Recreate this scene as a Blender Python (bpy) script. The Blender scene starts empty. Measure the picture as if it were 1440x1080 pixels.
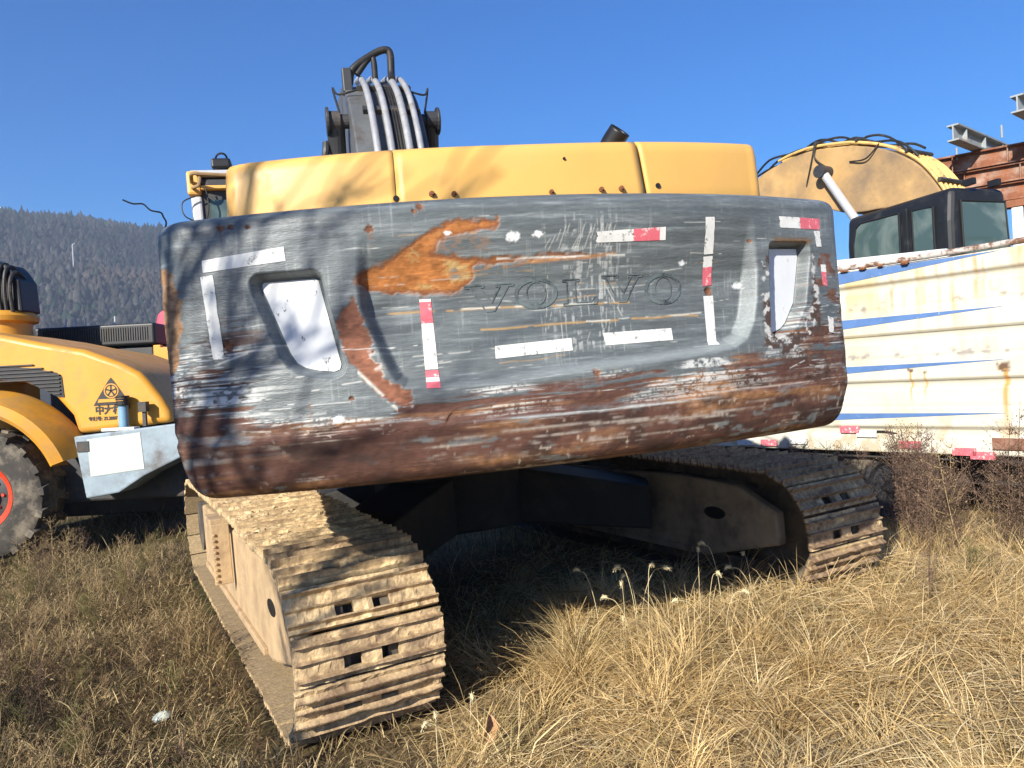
import bpy, bmesh, math, random
import numpy as np
from mathutils import Matrix, Vector

random.seed(7)
RNG = np.random.default_rng(11)
R = math.radians
SC = bpy.context.scene
COL = SC.collection

# ------------------------------------------------------------------ camera, sky, sun, exposure
EYE = 1.6
cam = bpy.data.cameras.new('camera')
cam.sensor_width = 36.0
cam.lens = 36.0 * 1060 / 1440
cam.clip_start = 0.05
cam.clip_end = 6000
cam_o = bpy.data.objects.new('camera', cam)
COL.objects.link(cam_o)
ph = R(3.0)
cam_o.matrix_world = Matrix(((math.cos(ph), math.sin(ph), 0, 0), (0, 0, -1, 0),
                             (-math.sin(ph), math.cos(ph), 0, EYE), (0, 0, 0, 1)))
SC.camera = cam_o

SUN_AZ = R(210)       # compass bearing the sun stands at: behind the viewer, a little to the left
SUN_EL = R(25.5)
world = bpy.data.worlds.new('World')
SC.world = world
world.use_nodes = True
wn = world.node_tree
wn.nodes.clear()
sky = wn.nodes.new('ShaderNodeTexSky')
sky.sky_type = 'NISHITA'
sky.sun_disc = False
sky.sun_elevation = SUN_EL
sky.sun_rotation = SUN_AZ
sky.altitude = 800
sky.air_density = 1.25
sky.dust_density = 1.4
sky.ozone_density = 6.0
hs = wn.nodes.new('ShaderNodeHueSaturation')
hs.inputs['Saturation'].default_value = 1.6
hs.inputs['Hue'].default_value = 0.512
bgn = wn.nodes.new('ShaderNodeBackground')
bgn.inputs['Strength'].default_value = 0.082
wo = wn.nodes.new('ShaderNodeOutputWorld')
wn.links.new(sky.outputs[0], hs.inputs['Color'])
wn.links.new(hs.outputs[0], bgn.inputs['Color'])
wn.links.new(bgn.outputs[0], wo.inputs['Surface'])

sl = bpy.data.lights.new('sun', 'SUN')
sl.energy = 5.0
sl.angle = R(0.53)
sl.color = (1.0, 0.94, 0.84)
sun_o = bpy.data.objects.new('sun', sl)
COL.objects.link(sun_o)
to_sun = Vector((math.sin(SUN_AZ) * math.cos(SUN_EL), math.cos(SUN_AZ) * math.cos(SUN_EL), math.sin(SUN_EL)))
sun_o.rotation_euler = to_sun.to_track_quat('Z', 'Y').to_euler()
sun_o.location = (0, -20, 30)

vs = SC.view_settings
vs.view_transform = 'Standard'
vs.look = 'None'
vs.exposure = 1.02
vs.gamma = 1.0
vs.use_curve_mapping = False
SC.cycles.max_bounces = 6
SC.cycles.diffuse_bounces = 3
SC.cycles.transparent_max_bounces = 8

# ------------------------------------------------------------------ noise
_T = np.random.default_rng(3).random((256, 256))


def vnoise(x, y, s=0):
    x = np.asarray(x, float) + s * 17.13
    y = np.asarray(y, float) + s * 31.7
    xi = np.floor(x).astype(int)
    yi = np.floor(y).astype(int)
    fx = x - xi
    fy = y - yi
    fx = fx * fx * (3 - 2 * fx)
    fy = fy * fy * (3 - 2 * fy)
    a = _T[xi & 255, yi & 255]
    b = _T[(xi + 1) & 255, yi & 255]
    c = _T[xi & 255, (yi + 1) & 255]
    d = _T[(xi + 1) & 255, (yi + 1) & 255]
    return (a * (1 - fx) + b * fx) * (1 - fy) + (c * (1 - fx) + d * fx) * fy


def fbm(x, y, s=0, o=4):
    r = 0
    a = 0.5
    t = 0
    for i in range(o):
        r = r + a * vnoise(x * 2 ** i, y * 2 ** i, s + i * 3)
        t += a
        a *= 0.5
    return r / t


def sst(a, b, x):
    t = np.clip((x - a) / (b - a), 0, 1)
    return t * t * (3 - 2 * t)


def sdf(poly, x, z):
    """signed distance to a polygon, negative inside"""
    P = np.array(poly, float)
    d = np.full(np.shape(x), 1e9)
    ins = np.zeros(np.shape(x), bool)
    n = len(P)
    for i in range(n):
        a = P[i]
        b = P[(i + 1) % n]
        e = b - a
        t = np.clip(((x - a[0]) * e[0] + (z - a[1]) * e[1]) / max(e @ e, 1e-12), 0, 1)
        d = np.minimum(d, np.hypot(x - a[0] - t * e[0], z - a[1] - t * e[1]))
        c = ((a[1] > z) != (b[1] > z))
        if abs(e[1]) > 1e-9:
            xs = a[0] + (z - a[1]) / e[1] * e[0]
            ins ^= c & (x < xs)
    return np.where(ins, -d, d)


# ------------------------------------------------------------------ materials
MATS = {}


def nodes_of(name):
    m = bpy.data.materials.new(name)
    m.use_nodes = True
    nt = m.node_tree
    b = nt.nodes['Principled BSDF']
    return m, nt, b


def pm(name, col, rough=0.6, metal=0.0, var=0.25, scale=6.0, bump=0.15, bscale=60.0, col2=None, mixs=3.0, mixt=(0.5, 0.62),
       stretch=(1, 1, 1), spec=0.4, dirt=None):
    """paint / metal / rubber with mottling, optional second colour in patches (rust, mud) and fine relief"""
    m, nt, b = nodes_of(name)
    N, L = nt.nodes, nt.links
    tc = N.new('ShaderNodeTexCoord')
    mp = N.new('ShaderNodeMapping')
    mp.inputs['Scale'].default_value = stretch
    L.new(tc.outputs['Object'], mp.inputs['Vector'])
    n1 = N.new('ShaderNodeTexNoise')
    n1.inputs['Scale'].default_value = scale
    n1.inputs['Detail'].default_value = 6
    n1.inputs['Roughness'].default_value = 0.65
    L.new(mp.outputs[0], n1.inputs['Vector'])
    r1 = N.new('ShaderNodeMapRange')
    r1.inputs['To Min'].default_value = 1 - var * 1.4
    r1.inputs['To Max'].default_value = 1 + var * 1.4
    r1.inputs['From Min'].default_value = 0.2
    r1.inputs['From Max'].default_value = 0.8
    L.new(n1.outputs['Fac'], r1.inputs['Value'])
    mul = N.new('ShaderNodeMix')
    mul.data_type = 'RGBA'
    mul.blend_type = 'MULTIPLY'
    mul.inputs['Factor'].default_value = 1
    mul.inputs['A'].default_value = (*col, 1)
    L.new(r1.outputs[0], mul.inputs['B'])
    out = mul.outputs['Result']
    if col2 is not None:
        n2 = N.new('ShaderNodeTexNoise')
        n2.inputs['Scale'].default_value = mixs
        n2.inputs['Detail'].default_value = 8
        n2.inputs['Roughness'].default_value = 0.7
        L.new(mp.outputs[0], n2.inputs['Vector'])
        r2 = N.new('ShaderNodeMapRange')
        r2.inputs['From Min'].default_value = mixt[0]
        r2.inputs['From Max'].default_value = mixt[1]
        L.new(n2.outputs['Fac'], r2.inputs['Value'])
        mx = N.new('ShaderNodeMix')
        mx.data_type = 'RGBA'
        L.new(r2.outputs[0], mx.inputs['Factor'])
        L.new(out, mx.inputs['A'])
        mx.inputs['B'].default_value = (*col2, 1)
        out = mx.outputs['Result']
        rr = N.new('ShaderNodeMapRange')
        rr.inputs['To Min'].default_value = rough
        rr.inputs['To Max'].default_value = 0.85
        L.new(r2.outputs[0], rr.inputs['Value'])
        L.new(rr.outputs[0], b.inputs['Roughness'])
    else:
        b.inputs['Roughness'].default_value = rough
    L.new(out, b.inputs['Base Color'])
    b.inputs['Metallic'].default_value = metal
    b.inputs['Specular IOR Level'].default_value = spec
    if bump:
        n3 = N.new('ShaderNodeTexNoise')
        n3.inputs['Scale'].default_value = bscale
        n3.inputs['Detail'].default_value = 4
        L.new(mp.outputs[0], n3.inputs['Vector'])
        bp = N.new('ShaderNodeBump')
        bp.inputs['Strength'].default_value = bump
        bp.inputs['Distance'].default_value = 0.01
        L.new(n3.outputs['Fac'], bp.inputs['Height'])
        L.new(bp.outputs[0], b.inputs['Normal'])
    MATS[name] = m
    return m


def attr_mat(name, rough=0.7, fine=150.0, fvar=0.25, bump=0.2, bscale=220.0, stretch=(1, 1, 1), trans=0.0, spec=0.35, wearrough=None):
    """base colour read from the mesh's own 'tint' colours, with fine grain on top"""
    m, nt, b = nodes_of(name)
    N, L = nt.nodes, nt.links
    at = N.new('ShaderNodeAttribute')
    at.attribute_name = 'tint'
    out = at.outputs['Color']
    if fvar:
        tc = N.new('ShaderNodeTexCoord')
        mp = N.new('ShaderNodeMapping')
        mp.inputs['Scale'].default_value = stretch
        L.new(tc.outputs['Object'], mp.inputs['Vector'])
        n1 = N.new('ShaderNodeTexNoise')
        n1.inputs['Scale'].default_value = fine
        n1.inputs['Detail'].default_value = 3
        L.new(mp.outputs[0], n1.inputs['Vector'])
        r1 = N.new('ShaderNodeMapRange')
        r1.inputs['From Min'].default_value = 0.25
        r1.inputs['From Max'].default_value = 0.75
        r1.inputs['To Min'].default_value = 1 - fvar
        r1.inputs['To Max'].default_value = 1 + fvar
        L.new(n1.outputs['Fac'], r1.inputs['Value'])
        mul = N.new('ShaderNodeMix')
        mul.data_type = 'RGBA'
        mul.blend_type = 'MULTIPLY'
        mul.inputs['Factor'].default_value = 1
        L.new(out, mul.inputs['A'])
        L.new(r1.outputs[0], mul.inputs['B'])
        out = mul.outputs['Result']
        if bump:
            n3 = N.new('ShaderNodeTexNoise')
            n3.inputs['Scale'].default_value = bscale
            n3.inputs['Detail'].default_value = 3
            L.new(mp.outputs[0], n3.inputs['Vector'])
            bp = N.new('ShaderNodeBump')
            bp.inputs['Strength'].default_value = bump
            bp.inputs['Distance'].default_value = 0.004
            L.new(n3.outputs['Fac'], bp.inputs['Height'])
            L.new(bp.outputs[0], b.inputs['Normal'])
    L.new(out, b.inputs['Base Color'])
    b.inputs['Roughness'].default_value = rough
    b.inputs['Specular IOR Level'].default_value = spec
    if wearrough:
        rr = N.new('ShaderNodeMapRange')
        rr.inputs['To Min'].default_value = wearrough[0]
        rr.inputs['To Max'].default_value = wearrough[1]
        L.new(at.outputs['Alpha'], rr.inputs['Value'])
        L.new(rr.outputs[0], b.inputs['Roughness'])
    if trans:
        tr = N.new('ShaderNodeBsdfTranslucent')
        L.new(out, tr.inputs['Color'])
        mx = N.new('ShaderNodeMixShader')
        mx.inputs[0].default_value = trans
        L.new(b.outputs[0], mx.inputs[1])
        L.new(tr.outputs[0], mx.inputs[2])
        L.new(mx.outputs[0], N['Material Output'].inputs['Surface'])
    MATS[name] = m
    return m


YEL = (0.68, 0.385, 0.10)
M_yellow = pm('hood_yellow_paint', YEL, 0.42, var=0.05, scale=2.5, bump=0.02, col2=(0.62, 0.36, 0.11), mixs=2.2, mixt=(0.5, 0.75))
M_yellow2 = pm('orange_yellow_paint', (0.60, 0.28, 0.03), 0.42, var=0.12, scale=2, bump=0.03, col2=(0.34, 0.21, 0.08), mixs=2.2, mixt=(0.48, 0.75))
M_boomtan = pm('weathered_yellow_paint', (0.44, 0.275, 0.11), 0.6, var=0.2, scale=2.2, bump=0.08, col2=(0.20, 0.14, 0.085), mixs=1.0, mixt=(0.40, 0.66))
M_dark = pm('dark_painted_steel', (0.035, 0.036, 0.038), 0.5, var=0.3, bump=0.1, col2=(0.10, 0.075, 0.05), mixs=4, mixt=(0.52, 0.7))
M_black = pm('black_plastic', (0.012, 0.012, 0.013), 0.45, var=0.2, bump=0.05)
M_blackpaint = pm('black_cab_paint', (0.012, 0.013, 0.014), 0.42, var=0.25, scale=3, bump=0.02, col2=(0.05, 0.05, 0.05), mixs=3, mixt=(0.55, 0.8))
M_rubber = pm('hose_rubber', (0.018, 0.017, 0.016), 0.55, var=0.3, bump=0.1, col2=(0.08, 0.065, 0.05), mixs=8, mixt=(0.55, 0.7))
M_boomgrey = pm('boom_grey_paint', (0.10, 0.105, 0.105), 0.5, var=0.25, scale=4, bump=0.08, col2=(0.06, 0.04, 0.03), mixs=3, mixt=(0.52, 0.68))
M_pipe = pm('dull_steel_pipe', (0.42, 0.42, 0.41), 0.4, metal=0.35, var=0.2, scale=10, bump=0.05, col2=(0.2, 0.15, 0.1), mixs=7, mixt=(0.56, 0.7))
M_chrome = pm('chrome_rod', (0.66, 0.66, 0.65), 0.3, metal=0.5, var=0.08, bump=0.02)
M_under = pm('muddy_undercarriage_steel', (0.06, 0.053, 0.045), 0.85, var=0.35, scale=5, bump=0.4, bscale=30, col2=(0.15, 0.12, 0.085), mixs=3, mixt=(0.42, 0.62))
M_dustframe = pm('dusty_frame_steel', (0.27, 0.22, 0.16), 0.9, var=0.3, scale=4, bump=0.4, bscale=30, col2=(0.13, 0.105, 0.08), mixs=3, mixt=(0.45, 0.65))
M_shadeblack = pm('shade_black_undercarriage', (0.016, 0.015, 0.014), 0.8, var=0.4, scale=5, bump=0.3, bscale=30, col2=(0.04, 0.034, 0.028), mixs=3, mixt=(0.5, 0.7))  # near-black colour holds the deep shade under the machine
M_mudframe = pm('mud_caked_frame', (0.44, 0.31, 0.17), 0.92, var=0.22, scale=5, bump=0.6, bscale=25, col2=(0.30, 0.20, 0.12), mixs=4, mixt=(0.5, 0.7))
M_rustbeam = pm('rusty_beam_steel', (0.20, 0.075, 0.035), 0.85, var=0.4, scale=3, bump=0.3, col2=(0.36, 0.25, 0.19), mixs=2.5, mixt=(0.5, 0.7), stretch=(1, 1, 1))
M_greybeam = pm('galvanised_beam_steel', (0.30, 0.33, 0.33), 0.6, metal=0.1, var=0.2, scale=4, bump=0.1, col2=(0.2, 0.12, 0.08), mixs=4, mixt=(0.55, 0.7))
M_white = pm('white_plate_paint', (0.66, 0.68, 0.69), 0.45, var=0.07, scale=5, bump=0.02, col2=(0.16, 0.16, 0.16), mixs=22, mixt=(0.63, 0.67), stretch=(1, 1, .5))
M_tapew = pm('white_reflective_tape', (0.66, 0.66, 0.62), 0.5, var=0.09, scale=20, bump=0.05, col2=(0.26, 0.27, 0.26), mixs=24, mixt=(0.575, 0.63))
M_taper = pm('red_reflective_tape', (0.62, 0.13, 0.16), 0.5, var=0.12, scale=20, bump=0.05, col2=(0.66, 0.55, 0.52), mixs=26, mixt=(0.55, 0.62))
M_letter = pm('faded_letter_paint', (0.045, 0.055, 0.058), 0.6, var=0.3, scale=20, bump=0.05, col2=(0.11, 0.138, 0.143), mixs=17, mixt=(0.40, 0.54))
M_tyre = pm('dusty_tyre_rubber', (0.05, 0.045, 0.038), 0.9, var=0.3, bump=0.3, bscale=40, col2=(0.22, 0.185, 0.135), mixs=4, mixt=(0.45, 0.65))
M_redrim = pm('red_wheel_paint', (0.55, 0.05, 0.02), 0.45, var=0.15, bump=0.05, col2=(0.25, 0.1, 0.05), mixs=6, mixt=(0.56, 0.7))
M_paleblue = pm('pale_blue_grey_paint', (0.24, 0.30, 0.34), 0.55, var=0.2, scale=4, bump=0.08, col2=(0.13, 0.12, 0.11), mixs=3, mixt=(0.5, 0.72))
M_palegreen = pm('pale_green_sticker', (0.46, 0.51, 0.45), 0.5, var=0.05, bump=0.02)
M_blue = pm('blue_stripe_paint', (0.085, 0.17, 0.36), 0.5, var=0.15, scale=6, bump=0.03, col2=(0.5, 0.5, 0.46), mixs=18, mixt=(0.62, 0.68))
M_bluecap = pm('blue_pipe_paint', (0.16, 0.30, 0.42), 0.5, var=0.15, bump=0.05)
M_decal = pm('black_decal', (0.02, 0.02, 0.018), 0.5, var=0.1, bump=0)
M_redbright = pm('red_sheet_paint', (0.62, 0.06, 0.10), 0.5, var=0.1, bump=0.02)
M_bark = pm('grey_brown_bark', (0.16, 0.13, 0.10), 0.9, var=0.3, bump=0.4)
M_twig = pm('dry_brown_twig', (0.13, 0.09, 0.06), 0.9, var=0.3, bump=0.1)
M_leafdry = pm('dry_leaf', (0.42, 0.22, 0.10), 0.8, var=0.2, scale=30, bump=0.2)
M_rustbit = pm('rusty_bolt', (0.20, 0.08, 0.035), 0.9, var=0.4, scale=40, bump=0.4)
M_alu = pm('grey_lamp_post_metal', (0.45, 0.46, 0.47), 0.5, metal=0.2, var=0.1, bump=0)

mg, nt, b = nodes_of('mottled_cab_glass')
b.inputs['Base Color'].default_value = (0.10, 0.14, 0.13, 1)
b.inputs['Roughness'].default_value = 0.12
b.inputs['Specular IOR Level'].default_value = 0.6
_n = nt.nodes.new('ShaderNodeTexNoise')  # noise mottles the glass between two green tones
_n.inputs['Scale'].default_value = 1.6
_n.inputs['Detail'].default_value = 5
_n.inputs['Distortion'].default_value = 1.2
_c = nt.nodes.new('ShaderNodeTexCoord')
nt.links.new(_c.outputs['Object'], _n.inputs['Vector'])
_r = nt.nodes.new('ShaderNodeMapRange')
_r.inputs['From Min'].default_value = 0.45
_r.inputs['From Max'].default_value = 0.7
nt.links.new(_n.outputs['Fac'], _r.inputs['Value'])
_x = nt.nodes.new('ShaderNodeMix')
_x.data_type = 'RGBA'
_x.inputs['A'].default_value = (0.055, 0.09, 0.085, 1)
_x.inputs['B'].default_value = (0.15, 0.19, 0.17, 1)
nt.links.new(_r.outputs[0], _x.inputs['Factor'])
nt.links.new(_x.outputs['Result'], b.inputs['Base Color'])
M_glass = mg

M_cw = attr_mat('worn_grey_counterweight_paint', fine=90, fvar=0.16, bump=0.35, bscale=140, stretch=(0.25, 1, 1.6), wearrough=(0.42, 0.78))
M_shoe = attr_mat('mud_caked_track_shoe', rough=0.92, fine=55, fvar=0.3, bump=0.9, bscale=90, spec=0.15)
M_truck = attr_mat('rust_streaked_white_paint', rough=0.55, fine=20, fvar=0.05, bump=0.1, bscale=60)
M_grass = attr_mat('dry_grass_blades', rough=0.75, fvar=0, trans=0.25, spec=0.2)
M_forest = attr_mat('winter_forest', rough=0.95, fvar=0, spec=0.05)
M_ground = attr_mat('dry_earth', rough=0.95, fine=14, fvar=0.35, bump=0.8, bscale=25, spec=0.1)


# ------------------------------------------------------------------ mesh helpers
def link(o, parent=None):
    COL.objects.link(o)
    if parent is not None:
        o.parent = parent
    return o


def mesh_obj(name, verts, faces, mat, parent=None, smooth=False):
    me = bpy.data.meshes.new(name)
    me.from_pydata([tuple(map(float, v)) for v in verts], [], [tuple(f) for f in faces])
    me.update()
    me.materials.append(mat)
    if smooth:
        me.polygons.foreach_set('use_smooth', [True] * len(me.polygons))
    return link(bpy.data.objects.new(name, me), parent)


def np_mesh(name, V, loops, starts, totals, mat, tint=None, smooth=False):
    me = bpy.data.meshes.new(name)
    me.vertices.add(len(V))
    me.vertices.foreach_set('co', np.ascontiguousarray(V, np.float32).ravel())
    me.loops.add(len(loops))
    me.loops.foreach_set('vertex_index', np.ascontiguousarray(loops, np.int32))
    me.polygons.add(len(starts))
    me.polygons.foreach_set('loop_start', np.ascontiguousarray(starts, np.int32))
    me.polygons.foreach_set('loop_total', np.ascontiguousarray(totals, np.int32))
    if smooth:
        me.polygons.foreach_set('use_smooth', np.ones(len(starts), bool))
    me.update(calc_edges=True)
    me.validate()
    if tint is not None:
        at = me.color_attributes.new('tint', 'FLOAT_COLOR', 'POINT')
        if tint.shape[1] == 3:
            tint = np.hstack([tint, np.ones((len(tint), 1))])
        at.data.foreach_set('color', np.ascontiguousarray(tint, np.float32).ravel())
    me.materials.append(mat)
    return me


def grid_faces(nu, nv, mask=None):
    i = np.arange(nu - 1)[:, None]
    j = np.arange(nv - 1)[None, :]
    q = np.stack([i * nv + j, (i + 1) * nv + j, (i + 1) * nv + j + 1, i * nv + j + 1], -1).reshape(-1, 4)
    if mask is not None:
        q = q[mask.ravel()]
    return q


def quad_mesh(name, V, Q, mat, tint=None, smooth=True):
    n = len(Q)
    return np_mesh(name, V, Q.ravel(), np.arange(n) * 4, np.full(n, 4), mat, tint, smooth)


class MB:
    """collects boxes, prisms and tubes into one mesh"""

    def __init__(s):
        s.v = []
        s.f = []

    def add(s, vs_, fs):
        o = len(s.v)
        s.v += [tuple(v) for v in vs_]
        s.f += [tuple(i + o for i in f) for f in fs]
        return s

    def box(s, x0, x1, y0, y1, z0, z1, M=None):
        vv = [(x, y, z) for x in (x0, x1) for y in (y0, y1) for z in (z0, z1)]
        if M is not None:
            vv = [tuple(M @ Vector(v)) for v in vv]
        return s.add(vv, [(0, 1, 3, 2), (4, 6, 7, 5), (0, 4, 5, 1), (2, 3, 7, 6), (0, 2, 6, 4), (1, 5, 7, 3)])

    def prism(s, poly, a0, a1, axis='y'):
        """polygon in the two other axes, pushed from a0 to a1 along axis"""
        n = len(poly)

        def mk(p, a):
            if axis == 'y':
                return (p[0], a, p[1])
            if axis == 'x':
                return (a, p[0], p[1])
            return (p[0], p[1], a)
        vv = [mk(p, a0) for p in poly] + [mk(p, a1) for p in poly]
        fs = [tuple(range(n)), tuple(range(2 * n - 1, n - 1, -1))]
        fs += [(i, i + n, (i + 1) % n + n, (i + 1) % n) for i in range(n)]
        return s.add(vv, fs)

    def tube(s, pts, r, n=8, cap=True):
        P = [Vector(p) for p in pts]
        k = len(P)
        rr = r if isinstance(r, (list, tuple)) else [r] * k
        up = Vector((0, 0, 1))
        rings = []
        t0 = (P[1] - P[0]).normalized()
        u = t0.cross(up)
        if u.length < 1e-3:
            u = t0.cross(Vector((1, 0, 0)))
        u.normalize()
        o = len(s.v)
        for i in range(k):
            t = (P[min(i + 1, k - 1)] - P[max(i - 1, 0)])
            if t.length < 1e-9:
                t = t0.copy()
            t.normalize()
            u = (u - t * u.dot(t))
            if u.length < 1e-6:
                u = t.orthogonal()
            u.normalize()
            w = t.cross(u)
            for j in range(n):
                a = 2 * math.pi * j / n
                s.v.append(tuple(P[i] + (u * math.cos(a) + w * math.sin(a)) * rr[i]))
        for i in range(k - 1):
            for j in range(n):
                j2 = (j + 1) % n
                s.f.append((o + i * n + j, o + i * n + j2, o + (i + 1) * n + j2, o + (i + 1) * n + j))
        if cap:
            s.f.append(tuple(o + j for j in range(n))[::-1])
            s.f.append(tuple(o + (k - 1) * n + j for j in range(n)))
        return s

    def cyl(s, c, axis, r, h, n=24):
        a = Vector(axis).normalized()
        c = Vector(c)
        return s.tube([c - a * h / 2, c + a * h / 2], r, n)

    def lathe(s, prof, c, axis, n=32):
        """prof = [(radius, height)] spun about axis through c"""
        a = Vector(axis).normalized()
        u = a.orthogonal().normalized()
        w = a.cross(u)
        c = Vector(c)
        o = len(s.v)
        for (r, h) in prof:
            for j in range(n):
                t = 2 * math.pi * j / n
                s.v.append(tuple(c + a * h + (u * math.cos(t) + w * math.sin(t)) * r))
        for i in range(len(prof) - 1):
            for j in range(n):
                j2 = (j + 1) % n
                s.f.append((o + i * n + j, o + i * n + j2, o + (i + 1) * n + j2, o + (i + 1) * n + j))
        return s

    def build(s, name, mat, parent=None, smooth=False, bevel=0, seg=2):
        o = mesh_obj(name, s.v, s.f, mat, parent)
        bm = bmesh.new()
        bm.from_mesh(o.data)
        bmesh.ops.recalc_face_normals(bm, faces=bm.faces)
        if smooth:
            for f in bm.faces:
                f.smooth = True
            for e in bm.edges:
                if len(e.link_faces) == 2 and e.calc_face_angle(0) > 0.7:
                    e.smooth = False
        bm.to_mesh(o.data)
        bm.free()
        if bevel:
            md = o.modifiers.new('bevel', 'BEVEL')
            md.width = bevel
            md.segments = seg
            md.limit_method = 'ANGLE'
            md.angle_limit = R(35)
            md.harden_normals = False
        return o


def empty(name, M=None, parent=None):
    o = bpy.data.objects.new(name, None)
    o.empty_display_size = 0.2
    link(o, parent)
    if M is not None:
        o.matrix_world = M
    return o


def tag(o, label=None, cat=None, group=None, kind=None):
    if label:
        o['label'] = label
    if cat:
        o['category'] = cat
    if group:
        o['group'] = group
    if kind:
        o['kind'] = kind
    return o


def bez(pts, n=24):
    """Catmull-Rom through pts"""
    P = [Vector(p) for p in pts]
    P = [2 * P[0] - P[1]] + P + [2 * P[-1] - P[-2]]
    out = []
    segs = len(P) - 3
    for i in range(segs):
        for k in range(n):
            t = k / n
            a, b_, c, d = P[i:i + 4]
            out.append(0.5 * ((2 * b_) + (c - a) * t + (2 * a - 5 * b_ + 4 * c - d) * t * t + (3 * b_ - a - 3 * c + d) * t ** 3))
    out.append(P[-2])
    return out


# ------------------------------------------------------------------ ground
def gz(x, y):
    x = np.asarray(x, float)
    y = np.asarray(y, float)
    base = 0.04 * np.clip(x, -9, 2.4) - 0.05 * np.clip(x - 2.4, 0, 4)
    near = np.exp(-((x / 14) ** 2 + ((y - 5) / 14) ** 2))
    b = (fbm(x * 0.9, y * 0.9, 5) - 0.5) * 0.16 + (fbm(x * 3.1, y * 3.1, 9) - 0.5) * 0.06
    berm = 0.10 * np.exp(-((x - 1.5) / 1.3) ** 2 - ((y - 3.9) / 0.55) ** 2)
    berm = berm + 0.06 * np.exp(-((x + 3.2) / 1.2) ** 2 - ((y - 4.4) / 0.9) ** 2)
    return base * np.clip(near * 1.6, 0, 1) + b * near + berm


def axis_lines(lo, hi, step, far):
    a = list(np.arange(lo, hi + 1e-6, step))
    s = step
    x = hi
    while x < far:
        s *= 1.28
        x += s
        a.append(x)
    s = step
    x = lo
    while x > -far:
        s *= 1.28
        x -= s
        a.insert(0, x)
    return np.array(a)


gx = axis_lines(-9, 8, 0.08, 3000)
gy = axis_lines(0.5, 12, 0.08, 3000)
GX, GY = np.meshgrid(gx, gy, indexing='ij')
GZ = gz(GX, GY)
nz = fbm(GX * 1.3, GY * 1.3, 21)
n2 = fbm(GX * 6, GY * 6, 23)
left = sst(-0.3, -1.6, GX)
straw = np.array([0.30, 0.21, 0.10])
soil = np.array([0.14, 0.10, 0.055])
olive = np.array([0.085, 0.075, 0.03])
w = sst(0.35, 0.65, nz * 0.6 + n2 * 0.4)[..., None]
gc = soil * (1 - w) + straw * w
gl = soil * 0.7 * w + olive * (1 - w)
gc = gc * (1 - left[..., None]) + gl * left[..., None]
me = quad_mesh('ground', np.stack([GX, GY, GZ], -1).reshape(-1, 3), grid_faces(len(gx), len(gy)), M_ground, gc.reshape(-1, 3))
ground = link(bpy.data.objects.new('ground', me))
tag(ground, kind='structure')

# ------------------------------------------------------------------ far hill with its winter wood
NH_A, NH_R = 220, 60
az = np.linspace(R(-62), R(62), NH_A)
rad = np.linspace(300, 1150, NH_R)
AZ, RD = np.meshgrid(az, rad, indexing='ij')


def hill_h(a, r):
    d = np.degrees(a)
    ridge = np.interp(d, [-62, -45, -34, -30, -24.5, -14, -4, 8, 20, 30, 45, 62],
                      [125, 144, 148, 146, 139, 116, 92, 64, 42, 30, 36, 45])
    rise = sst(300, 720, r) ** 0.85
    x = r * np.sin(a)
    y = r * np.cos(a)
    rough = (fbm(x * 0.008, y * 0.008, 41) - 0.5) * 46 * sst(300, 420, r) * (1 - 0.75 * sst(560, 720, r))
    return ridge * rise * (1 - 0.35 * sst(760, 1150, r)) + rough - 3


HZ = hill_h(AZ, RD)
HX = RD * np.sin(AZ)
HY = RD * np.cos(AZ)
hn = fbm(HX * 0.02, HY * 0.02, 50)[..., None]
hc = np.array([0.03, 0.03, 0.022]) * (1 - hn) + np.array([0.06, 0.05, 0.036]) * hn
me = quad_mesh('hill', np.stack([HX, HY, HZ], -1).reshape(-1, 3), grid_faces(NH_A, NH_R), M_forest, hc.reshape(-1, 3))
tag(link(bpy.data.objects.new('hill', me)), kind='structure')

ico_bm = bmesh.new()
bmesh.ops.create_icosphere(ico_bm, subdivisions=2, radius=1)
ICO_V = np.array([v.co[:] for v in ico_bm.verts])
ICO_F = np.array([[v.index for v in f.verts] for f in ico_bm.faces])
ico_bm.free()
ico_bm = bmesh.new()
bmesh.ops.create_icosphere(ico_bm, subdivisions=1, radius=1)
ICO1_V = np.array([v.co[:] for v in ico_bm.verts])
ICO1_F = np.array([[v.index for v in f.verts] for f in ico_bm.faces])
ico_bm.free()


OCT_V = np.array([(1, 0, 0), (0, 1, 0), (-1, 0, 0), (0, -1, 0), (0, 0, 1), (0, 0, -1)], float)
OCT_F = np.array([(0, 1, 4), (1, 2, 4), (2, 3, 4), (3, 0, 4), (1, 0, 5), (2, 1, 5), (3, 2, 5), (0, 3, 5)])


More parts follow.
